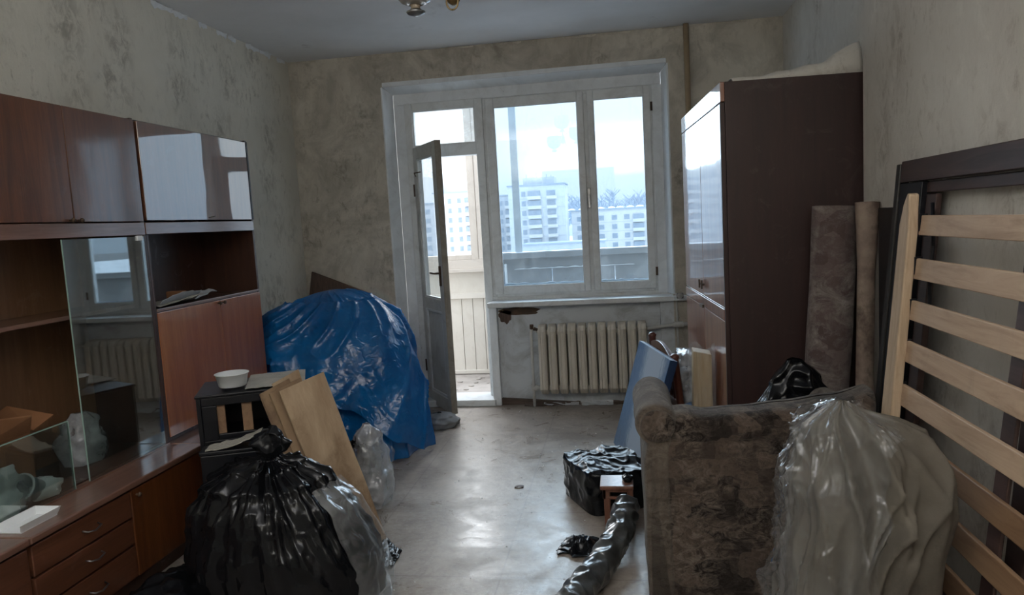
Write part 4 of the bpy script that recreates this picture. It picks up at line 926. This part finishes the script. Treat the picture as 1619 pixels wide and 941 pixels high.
tag(s.build('wallpaper_roll_end', M['wp_right'], org=WM @ V((.3, .2, WH)), smooth=True, solid=.004), 'torn grey wallpaper sheets piled on top of the wardrobe', 'wallpaper')

# ------------------------------------------------------------------ rolls and bag between wardrobe and bed frame
def roll(p0, p1, rx, ry, name, mat, label, seed, flare=0):
    p0 = V(p0); p1 = V(p1); d = (p1-p0).normalized(); a = V((1, 0, 0)); a = (a-d*a.dot(d)).normalized(); b = d.cross(a)
    def f(u, v):
        an = 2*PI*u; k = 1+.06*nz((math.cos(an), math.sin(an), v*3+seed), 1.5)+flare*max(0, v-.8)*2
        spiral = 1-.10*(u if u > .5 else 0)*0
        return p0.lerp(p1, v)+a*math.cos(an)*rx*k*spiral+b*math.sin(an)*ry*k
    s = MB().grid(f, 40, 40, True)
    o = s.build(name, mat, org=p0, smooth=True)
    tag(o, label, 'roll')
    # the wound end
    pts = []
    for i in range(60):
        an = i*.42; k = 1-i/62
        pts.append(p1+a*math.cos(an)*rx*k+b*math.sin(an)*ry*k)
    e = MB()
    e.add([q-d*.02 for q in pts]+[q+d*.002 for q in pts], [(i, i+1, 60+i+1, 60+i) for i in range(59)])
    e.build('wound_end', mat, o, solid=.004)
    e = MB(); ring = [p1-d*.012+a*math.cos(2*PI*k/24)*rx*.97+b*math.sin(2*PI*k/24)*ry*.97 for k in range(24)]
    e.add(ring, [tuple(range(24))]).build('end_core', M['darkboard'], o)
    return o
roll((3.175, -1.955, .0), (3.262, -1.935, 1.335), .092, .075, 'carpet_roll', M['carpet'], 'rolled patterned carpet leaning upright against the dark wardrobe side', 1)
roll((3.305, -2.115, .0), (3.343, -2.075, 1.345), .034, .03, 'linoleum_roll', M['carpet2'], 'narrow roll right of the carpet roll, brown and flared at the top', 5, .9)
tag(B(3.366, 3.388, -2.36, -2.13, 0, 1.32).build('black_board', M['black_lac'], org=(3.377, -2.23, 0), bevel=.003), 'narrow black board against the right wall, between the narrow roll and the bed frame', 'board')
bgb = thing('black_bag', (3.03, -2.1, 0), 'black plastic bag bulging up behind the armchair, in front of the carpet roll', 'bag')
def bb_(u, v):
    f = blobfn((3.045, -2.125, 0), .215, .085, .72, [(0, .8), (.2, .95), (.6, 1), (.85, .8), (.96, .45), (1, .05)], .06, 6, 51, .03, 7)
    p = f(u, v); k = max(0, (v-.6)/.4)
    p = V(p); p.z -= (.20 if p.x < 3.04 else .10)*abs((p.x-3.04)/.2)**1.5*k; return p
MB().grid(bb_, 110, 80, True).build('bag_body', M['black_bag'], bgb, smooth=True)

# ------------------------------------------------------------------ dark bed frame on its side, leaning on the right wall
bf = thing('bed_frame', (3.2, -3.2, 0), 'dark stained wooden bed frame stood on its side against the right wall', 'bed frame')
def lx(z, base=3.18): return base+.03+.09*z if base > 3.17 else base+.11*z
def plank(y0, y1, z0, z1, th, base, name, mat, par, bev=.003, **k):
    q = [(lx(z0, base), y0, z0), (lx(z0, base), y1, z0), (lx(z1, base), y1, z1), (lx(z1, base), y0, z1)]
    return MB().slab(q, (th, 0, 0)).build(name, mat, par, org=None if par else ((lx(z0, base)), (y0+y1)/2, z0), bevel=bev, **k)
plank(-4.35, -2.435, 1.405, 1.478, .03, 3.18, 'side_rail', M['bed_dark'], bf)
plank(-4.35, -2.58, 1.365, 1.400, .02, 3.20, 'inner_rail', M['bed_dark'], bf)
plank(-2.62, -2.437, .02, 1.402, .026, 3.182, 'head_board', M['black_lac'], bf)
plank(-2.70, -2.625, .02, 1.36, .02, 3.197, 'inner_stile', M['bed_dark'], bf)
plank(-2.434, -2.40, .0, 1.47, .035, 3.176, 'edge_strip', M['bed_black'], bf)
plank(-4.3, -2.6, .02, .09, .03, 3.18, 'side_rail', M['bed_dark'], bf)
plank(-3.38, -3.30, .09, 1.362, .018, 3.2, 'cross_brace', M['bed_dark'], bf)
plank(-4.2, -4.12, .09, 1.362, .018, 3.2, 'cross_brace', M['bed_dark'], bf)
MB().tube([(lx(1.33, 3.175), -2.735, 1.33), (lx(1.2, 3.17), -2.80, 1.2), (lx(1.1, 3.165), -2.815, 1.08), (lx(.98, 3.16), -2.86, .98)], .006, 6).build('dark_strap', M['black_lac'], bf)
# slatted base
sb = thing('slatted_base', (3.13, -3.3, 0), 'pine slatted bed base leaning in front of the dark bed frame at the right', 'bed base')
q = [(lx(.0, 3.115), -2.87, .0), (lx(0, 3.115), -2.80, .0), (lx(1.3, 3.115), -2.745, 1.30), (lx(1.36, 3.115), -2.765, 1.365), (lx(1.33, 3.115), -2.805, 1.34), (lx(1.30, 3.115), -2.81, 1.30)]
q = [V(p) for p in [(3.135, -2.845, .03), (3.135, -2.755, .03), (3.258, -2.735, 1.27), (3.262, -2.755, 1.33), (3.264, -2.782, 1.365), (3.263, -2.8, 1.36), (3.258, -2.805, 1.25)]]
MB().poly(q, (-.03, 0, 0)).build('end_post', M['post'], sb, bevel=.005)
zs = [(1.236, 1.296), (1.103, 1.166), (.978, 1.038), (.848, .913), (.712, .778), (.585, .650), (.455, .520), (.325, .39), (.195, .26), (.07, .135)]
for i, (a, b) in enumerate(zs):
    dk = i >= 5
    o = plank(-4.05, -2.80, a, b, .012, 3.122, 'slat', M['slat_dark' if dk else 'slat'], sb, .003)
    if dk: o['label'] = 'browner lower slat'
plank(-3.43, -3.37, .03, 1.33, .01, 3.137, 'centre_strap', M['bed_dark'], sb)
plank(-4.12, -4.05, .03, 1.33, .03, 3.1, 'end_post', M['post'], sb)
for i in range(5):
    a, b = zs[i]
    MB().box(lx((a+b)/2, 3.122)-.002, lx((a+b)/2, 3.122)+.02, -2.812, -2.80, a-.004, b+.004).build('slat_holder', M['black_lac'], sb)

# ------------------------------------------------------------------ armchair seen from behind
ac = thing('armchair', (2.8, -2.45, 0), 'worn brown tapestry armchair seen from behind, with rolled arms', 'armchair')
def back(u, v):
    # closed rounded slab: u runs around the section (x along the width), v from floor to top
    a = 2*PI*u; ca, sa = math.cos(a), math.sin(a); k = 9
    sq = (abs(ca)**k+abs(sa)**k)**(-1/k)
    x = 2.803+.372*ca*sq; y = -2.60+.085*sa*sq
    top = curve([(2.44, .655), (2.56, .665), (2.62, .652), (2.75, .66), (2.9, .675), (3.05, .695), (3.2, .73)], x)
    z = top*min(1, v*1.06)
    e = max(0, (v-.9)/.1); sh = math.sqrt(max(0, 1-e*e*.9999)) if e > 0 else 1
    y = -2.60+(y+2.565)*(sh if e > 0 else 1); x = 2.803+(x-2.803)*(1-.02*e*e)
    z = top*(.93+.07*math.sin(e*PI/2)) if e > 0 else top*v/.9*.93
    d = .009*nz((x, y, z), 5)+.004*nz((x, y, z), 14)
    pil = .012*math.exp(-((z-top*.86)/.012)**2)
    return (x+ca*d, y+sa*(d-pil*.6), z)
MB().grid(back, 160, 90, True).build('backrest', M['tapestry'], ac, smooth=True)
MB().tube([(2.53+i*.062, -2.692+.003*math.sin(i*2), curve([(2.44, .655), (2.56, .665), (2.62, .652), (2.75, .66), (2.9, .675), (3.05, .695), (3.2, .73)], 2.53+i*.062)*.9) for i in range(11)], .006, 8).build('piping', M['tapestry_light'], ac, smooth=True)
def arm(cx, yn, yf, r, side, top):
    t = MB()
    def f(u, v):
        a = 2*PI*u
        # section in x-z: upright panel with a round roll on top; swept in y
        zc = top-r
        if u < .5:
            an = lerp(-.35*PI, 1.25*PI, u*2); x = r*math.cos(an)*side; z = zc+r*math.sin(an)
        else:
            k = (u-.5)*2
            pts = [(-.045, zc-.1), (-.045, .0), (.045, .0), (.048, zc-.1)]
            i = min(2, int(k*3)); fr = k*3-i; x = lerp(pts[i][0], pts[i+1][0], fr)*side; z = lerp(pts[i][1], pts[i+1][1], fr)
        en = min(1, min(v, 1-v)*14); en = math.sqrt(1-(1-en)**2)
        x *= .72+.28*en
        z = zc+(z-zc)*(.8+.2*en) if z > zc-.05 else z
        y = lerp(yn, yf, v); d = .006*nz((x+cx, y, z), 7)
        return (cx+x+d, y+d, z)
    t.grid(f, 96, 50, True)
    n = 96
    t.f.append(tuple(range(n-1, -1, -1))); t.f.append(tuple(49*n+k for k in range(n)))
    o = t.build('arm', M['tapestry_light'], ac, smooth=True)
    return o
arm(2.458, -2.725, -2.245, .072, -1, .70)
arm(3.118, -2.65, -2.245, .06, 1, .64)
MB().lathe([(.001, 0), (.05, .0), (.058, .005), (.055, .012), (.03, .017), (.001, .018)], (0, 0, 0), 28, m=Matrix.Translation((2.463, -2.723, .627)) @ Matrix.Rotation(PI/2, 4, 'X')).build('arm_scroll', M['tapestry'], ac, smooth=True)
MB().grid(lambda u, v: (lerp(2.52, 3.10, u), lerp(-2.475, -2.25, v), .36+.03*math.sin(PI*u)*math.sin(PI*v)+.005*nz((u*4, v*3, 0), 1)), 30, 14).build('seat_top', M['tapestry'], ac, smooth=True, solid=.01)
B(2.51, 3.10, -2.475, -2.25, .04, .355).build('seat_base', M['tapestry'], ac, bevel=.01)

# ------------------------------------------------------------------ sheeted object right foreground
SH = [(.0, 2.70, 3.10, .165), (.2, 2.72, 3.09, .16), (.38, 2.745, 3.085, .15), (.50, 2.755, 3.095, .145), (.604, 2.768, 3.125, .14), (.68, 2.772, 3.115, .13), (.74, 2.79, 3.09, .11), (.785, 2.802, 3.06, .09), (.81, 2.815, 3.02, .06), (.832, 2.85, 2.945, .03), (.86, 2.888, 2.893, .003)]
def sheet_pt(a, v, off=0.0, seed=0, fold=1.0):
    k = v*(len(SH)-1); i = min(len(SH)-2, int(k)); fr = k-i; A_, B_ = SH[i], SH[i+1]
    z, xl, xr, yh = [lerp(A_[j], B_[j], fr) for j in range(4)]
    ca, sa = math.cos(a), math.sin(a); sq = (abs(ca)**3.2+abs(sa)**3.2)**(-1/3.2)
    cx = (xl+xr)/2; rx = (xr-xl)/2+off; ry = yh+off; k2 = max(0, 1-v)
    x = cx+rx*ca*sq; y = -3.32+ry*sa*sq
    g = nz((ca*1.4, sa*1.4, z*.8+seed), 1.5, 2); f1 = (1-abs(nz((ca*1.3+z*1.4, sa*1.3-z, z*.8), 1.3, 5+seed)))**4; f2 = (1-abs(nz((ca*1.5-z*2.2, sa*1.5, z*1.6), 2.1, 2+seed)))**5
    d = fold*(.06*(f1-.5)+.035*(f2-.4)+.03*g)*(.25+.75*min(1, k2*3))
    if ca > .3 or ca < -.5: d *= .45
    return V((x+ca*d, y+sa*d, max(.003, z+d*.25)))
tag(MB().grid(lambda u, v: sheet_pt(2*PI*u, v), 200, 120, True).build('dust_sheet', M['canvas'], org=(2.9, -3.32, 0), smooth=True), 'grey-beige dust cloth draped over a tall object in the right foreground', 'cloth')
def film2(u, v):
    e = .12*nz((v*3, 0, 0), 2); hi = lerp(-PI*.50, -PI*.10, max(0, v-.62)/.38)+e*.8
    a = lerp(-PI*1.35, hi, u)
    vv = v
    p = sheet_pt(a, vv, .012)
    q = V((p.x, p.y, p.z*.7))*9; n = (1-abs(noise.noise(q)))**7+.6*(1-abs(noise.noise(q*2.2+V((5, 0, 0)))))**6
    edge = max(0, u-.85)/.15
    d = .005+.017*n+.012*edge*abs(nz((v*8, 1, 0), 2))
    return (p.x+math.cos(a)*d, p.y+math.sin(a)*d, p.z+d*.45)
tag(MB().grid(film2, 150, 150).build('clear_plastic_sheet', M['film_thick'], org=(2.8, -3.35, 0), smooth=True), 'crumpled clear plastic over the left side of the dust cloth', 'plastic sheet')

# ------------------------------------------------------------------ painting, wooden chair, wrapped things
pa = thing('blue_painting', (2.36, -1.3, 0), 'blue painted canvas leaning on its edge against the wooden chair', 'painting')
fb, ft, nt_, nb = V((2.272, -.93, .004)), V((2.446, -1.01, .628)), V((2.578, -1.60, .628)), V((2.404, -1.52, .004))
off = (nt_-ft).cross(fb-ft).normalized()
if off.x < 0: off = -off
MB().slab([fb, ft, nt_, nb], off*.003).build('canvas_face', M['painting'], pa)
MB().slab([p+off*.0032 for p in (fb, ft, nt_, nb)], off*.038).build('stretcher', M['paint_edge'], pa, bevel=.002)
e1 = (nt_-ft).normalized(); up = (ft-fb).normalized()
MB().slab([ft+up*.0005, nt_+up*.0005, nt_+up*.0005+off*.02, ft+up*.0005+off*.02], up*.002).build('pale_top_edge', M['paint_edge_top'], pa)
ch = thing('wooden_chair', (2.6, -1.15, 0), 'dark red-brown wooden chair with slatted back behind the blue painting', 'chair')
pA0, pA1 = V((2.54, -.88, 0)), V((2.523, -.875, .655)); pB0, pB1 = V((2.645, -1.44, 0)), V((2.612, -1.43, .628))
MB().tube([pA0, V((2.538, -.88, .3)), pA1-V((0, 0, .03)), pA1-V((0, 0, .015)), pA1], [.014, .019, .02, .026, .012], 10).build('back_post', M['chairwood'], ch, smooth=True)
MB().tube([pB0, V((2.64, -1.44, .3)), pB1-V((0, 0, .03)), pB1-V((0, 0, .015)), pB1], [.014, .019, .02, .026, .012], 10).build('back_post', M['chairwood'], ch, smooth=True)
def arch(u, v):
    p = pA1.lerp(pB1, u); return (p.x+.012*(0), p.y, p.z-.075+.05*math.sin(PI*u)+(v-.5)*.045)
MB().grid(arch, 20, 3).build('top_rail', M['chairwood'], ch, solid=.022, bevel=.003)
MB().bar(V((2.532, -.89, .36)), V((2.63, -1.42, .36)), .022, .03).build('lower_rail', M['chairwood'], ch, bevel=.002)
for i in range(6):
    k = (i+.9)/6.8; b = pA1.lerp(pB1, k); MB().bar((2.532+.098*k, -.89-.53*k, .37), (b.x, b.y, b.z-.07+.05*math.sin(PI*k)), .010, .02, (0, 1, 0)).build('spindle', M['chairwood'], ch, bevel=.002)
MB().slab([(2.555, -.90, .30), (2.65, -1.44, .30), (2.755, -1.40, .30), (2.73, -.90, .30)], (0, 0, .024)).build('seat', M['chairwood'], ch, bevel=.003)
for x, y in ((2.725, -.93), (2.738, -1.37)): MB().tube([(x, y, 0), (x, y, .30)], [.012, .018], 10).build('leg', M['chairwood'], ch, smooth=True)
wb_ = thing('wrapped_bundle', (2.68, -1.3, .326), 'clear plastic bag of patterned and blue cloth on the wooden chair seat', 'bundle')
crumple(blobfn((2.69, -1.22, .3255), .062, .15, .19, [(0, .85), (.3, 1), (.7, .9), (.92, .6), (1, .1)], .1, 5, 61, .02, 9), 'cloth_contents', M['pattern_cloth'], 50, 30, parent=wb_)
crumple(blobfn((2.69, -1.235, .3257), .072, .175, .29, [(0, .88), (.3, 1), (.7, .92), (.92, .65), (1, .1)], .14, 6, 63, .025, 8), 'plastic_film', M['film_white'], 60, 40, parent=wb_)
s = MB().grid(lambda u, v: (2.635+.12*u, -1.46+.05*v, .33+.03*math.sin(PI*u)+.006*nz((u*5, v*3, 0), 1)), 14, 8)
tag(s.build('blue_cloth', M['blue_cloth'], org=(2.69, -1.44, .33), solid=.02, smooth=True), 'folded blue cloth at the foot of the plastic bundle on the chair', 'cloth')
wp = thing('wrapped_board', (2.73, -1.63, 0), 'upright plywood board wrapped in clear film against the wardrobe doors', 'board')
MB().slab([(2.675, -1.60, .0), (2.775, -1.62, .0), (2.775, -1.62, .655), (2.690, -1.60, .67)], (.004, .12, 0)).build('plywood', M['plywood'], wp, bevel=.004)
MB().grid(lambda u, v: (2.668+.122*u+.004*nz((u*4, v*6, 0), 2), -1.628+.012*nz((u*5, v*5, 1), 1), .004+(.70+.02*math.sin(u*7))*v), 24, 40).build('film', M['film'], wp, smooth=True)

# ------------------------------------------------------------------ black wrapped box, stool, rolled film, scrap
bx = thing('wrapped_box', (2.21, -1.76, 0), 'box wrapped in shiny black plastic on the floor left of the armchair', 'box')
A, Bp = V((2.02, -1.70, 0)), V((2.19, -2.03, 0)); dirn = (Bp-A).normalized(); per = V((-dirn.y, dirn.x, 0))
def bxf(u, v):
    a = 2*PI*u; ca, sa = math.cos(a), math.sin(a); k = 7; sq = (abs(ca)**k+abs(sa)**k)**(-1/k)
    t = v; r = 1 if t < .55 else max(0, 1-(t-.55)/.45); z = min(1, t/.5)*.185
    if t > .5: z = .185
    sk = .012*math.sin(a*5)
    c = A+dirn*.185+per*.16
    p = c+dirn*(.182*ca*sq*r)+per*(.155*sa*sq*r)
    q = V((p.x, p.y, z))*8; n = (1-abs(noise.noise(q)))**3*.7+(1-abs(noise.noise(q*2.3)))**3*.35; d = .015*(n-.4)
    top = t > .5
    p += (dirn*ca+per*sa)*(0 if top else d*min(1, z*20)); p.z = max(.002, z+(2.2*d+.008 if top else 0)-.012*(1-r)*0)
    return p
MB().grid(bxf, 140, 90, True).build('plastic_wrap', M['black_bag2'], bx, smooth=True)
st = thing('footstool', (2.34, -2.11, 0), 'small red-brown wooden stool between the wrapped box and the armchair', 'stool')
B(2.235, 2.375, -2.20, -2.06, .198, .216).build('seat', M['stoolwood'], st, bevel=.004)
MB().ring(2.245, 2.37, .155, .1975, .012, -2.19, -2.178).box(2.245, 2.257, -2.19, -2.07, .155, .1975).build('apron', M['stoolwood'], st, bevel=.002)
for x, y in ((2.262, -2.175), (2.36, -2.175), (2.262, -2.075), (2.36, -2.075)): B(x-.013, x+.013, y-.012, y+.012, 0, .1975).build('leg', M['stoolwood'], st, bevel=.002)
crumple(blobfn((2.35, -2.13, .2165), .022, .03, .03, [(0, .9), (.5, 1), (1, .1)], .3, 3, 71, .006, 30), 'dark_scrap', M['black_bag2'], 16, 10, org=(2.35, -2.13, .2165))
tag(bpy.data.objects['dark_scrap.005'] if 'dark_scrap.005' in bpy.data.objects else bpy.data.objects['dark_scrap'], 'small dark crumpled scrap on the wooden stool', 'scrap')
rollpts = [V((2.345, -2.24, .155)), V((2.325, -2.35, .115)), V((2.285, -2.47, .08)), V((2.24, -2.60, .062)), V((2.19, -2.73, .058)), V((2.15, -2.86, .06)), V((2.12, -3.0, .06))]
def rf(u, v):
    k = v*(len(rollpts)-1); i = min(len(rollpts)-2, int(k)); p = rollpts[i].lerp(rollpts[i+1], k-i); d = (rollpts[i+1]-rollpts[i]).normalized()
    a = V((1, 0, 0)); a = (a-d*a.dot(d)).normalized(); b = d.cross(a); an = 2*PI*u
    r = .05*(1+.08*math.sin(v*55+3*math.cos(an))*.6)
    q = V((math.cos(an)*.8, math.sin(an)*.8, v*9)); r += .011*((1-abs(noise.noise(q*1.4)))**3-.3)
    p = p+a*math.cos(an)*r+b*math.sin(an)*r; p.z = max(.003, p.z); return p
rl = MB().grid(rf, 60, 150, True)
rl.f.append(tuple(range(59, -1, -1))); rl.f.append(tuple(149*60+k for k in range(60)))
M['roll_black'] = simple('black_film_with_pale_dust', (.012, .013, .014), (.09, .095, .095), 14, .28, .6, 26, coat=.4, rnd=False)
tag(rl.build('rolled_film', M['roll_black'], org=(2.2, -2.7, 0), smooth=True), 'long dark roll wrapped in black plastic on the floor along the armchair', 'roll')
def scrap(u, v):
    x = lerp(2.06, 2.235, u)+.02*nz((u*3, v*3, 1), 1.4)+.02*v; y = lerp(-2.40, -2.23, v)+.05*nz((u*2, v*3, 2), 1.5)-.03*u
    q = (x, y, 0); z = .005+.05*(max(0, (1-abs(noise.noise(V((x, y, 0))*16))))**3)*math.sin(PI*min(.97, max(.03, u)))*math.sin(PI*min(.97, max(.03, v)))**.6
    return (x, y, z)
tag(MB().grid(scrap, 44, 40).build('plastic_scrap', M['black_bag2'], org=(2.15, -2.32, 0), smooth=True, solid=.002), 'crumpled black plastic scrap flat on the floor, left of the long roll', 'scrap')
s = MB()
for k in range(90):
    x = random.uniform(1.45, 2.25); y = random.uniform(-3.0, -.1); r = random.uniform(.002, .006)
    s.add([(x+r*math.cos(a)*random.uniform(.6, 1.2), y+r*math.sin(a), 0) for a in (0, 1.6, 3.1, 4.7)]+[(x, y, r*.9)], [(0, 1, 4), (1, 2, 4), (2, 3, 4), (3, 0, 4), (3, 2, 1, 0)])
tag(s.build('floor_crumbs', M['plaster']), 'pale plaster crumbs scattered over the open floor', 'crumbs', kind='stuff')
s = MB().grid(lambda u, v: (1.78+.045*u, -1.66+.02*v+.01*u, .003+.006*math.sin(PI*u)), 6, 3)
tag(s.build('dark_chip', M['darkboard'], org=(1.8, -1.65, 0), solid=.003), 'small dark chip alone in the middle of the floor', 'chip')

# ------------------------------------------------------------------ chandelier
cd_ = thing('chandelier', (1.79, -2.48, H), 'brass ceiling chandelier with frosted glass shades at the top edge', 'chandelier')
cx, cy = 1.79, -2.46
MB().tube([(cx, cy, 2.6), (cx, cy, 2.17)], .008, 10).build('rod', M['brass'], cd_, smooth=True)
MB().lathe([(.0, 0), (.05, .0), (.045, -.02), (.015, -.045)], (cx, cy, 2.598), 20).build('ceiling_cup', M['brass'], cd_, smooth=True)
MB().lathe([(.006, .0), (.02, .01), (.03, .03), (.014, .05), (.022, .07), (.01, .1)], (cx, cy, 2.15), 20).build('hub', M['brass'], cd_, smooth=True)
def shade(sx, sy, zb):
    s = MB().lathe([(.022, .038), (.05, .05), (.068, .072), (.076, .1), (.078, .135), (.07, .17)], (sx, sy, zb), 30, cap=False).build('glass_shade', M['shade'], cd_, smooth=True, solid=.003)
    MB().lathe([(.0, .0), (.012, .001), (.03, .008), (.034, .014), (.022, .02), (.018, .024)], (sx, sy, zb), 20, cap=False).build('brass_cup', M['steel'], cd_, smooth=True)
    MB().lathe([(.018, .02), (.016, .032), (.02, .042), (.022, .05)], (sx, sy, zb), 20).build('socket', M['socket'], cd_, smooth=True)
    a = V((cx, cy, 2.20)); b = V((sx, sy, zb+.028)); m_ = a.lerp(b, .5)+V((0, 0, .09))
    MB().tube([a, a.lerp(m_, .6)+V((0, 0, .02)), m_, m_.lerp(b, .6)+V((0, 0, .01)), b], .005, 8).build('arm', M['brass'], cd_, smooth=True)
shade(1.682, -2.60, 2.085); shade(1.93, -2.53, 2.152); shade(1.80, -2.27, 2.25)
pts = [(1.815+.021*math.sin(2*PI*k/20), -2.60, 2.122-.028*math.cos(2*PI*k/20)) for k in range(21)]
MB().tube(pts, .0032, 8).tube([(1.815, -2.60, 2.15), (1.80, -2.52, 2.19), (cx, cy, 2.19)], .003, 6).build('brass_loop', M['brass'], cd_, smooth=True)
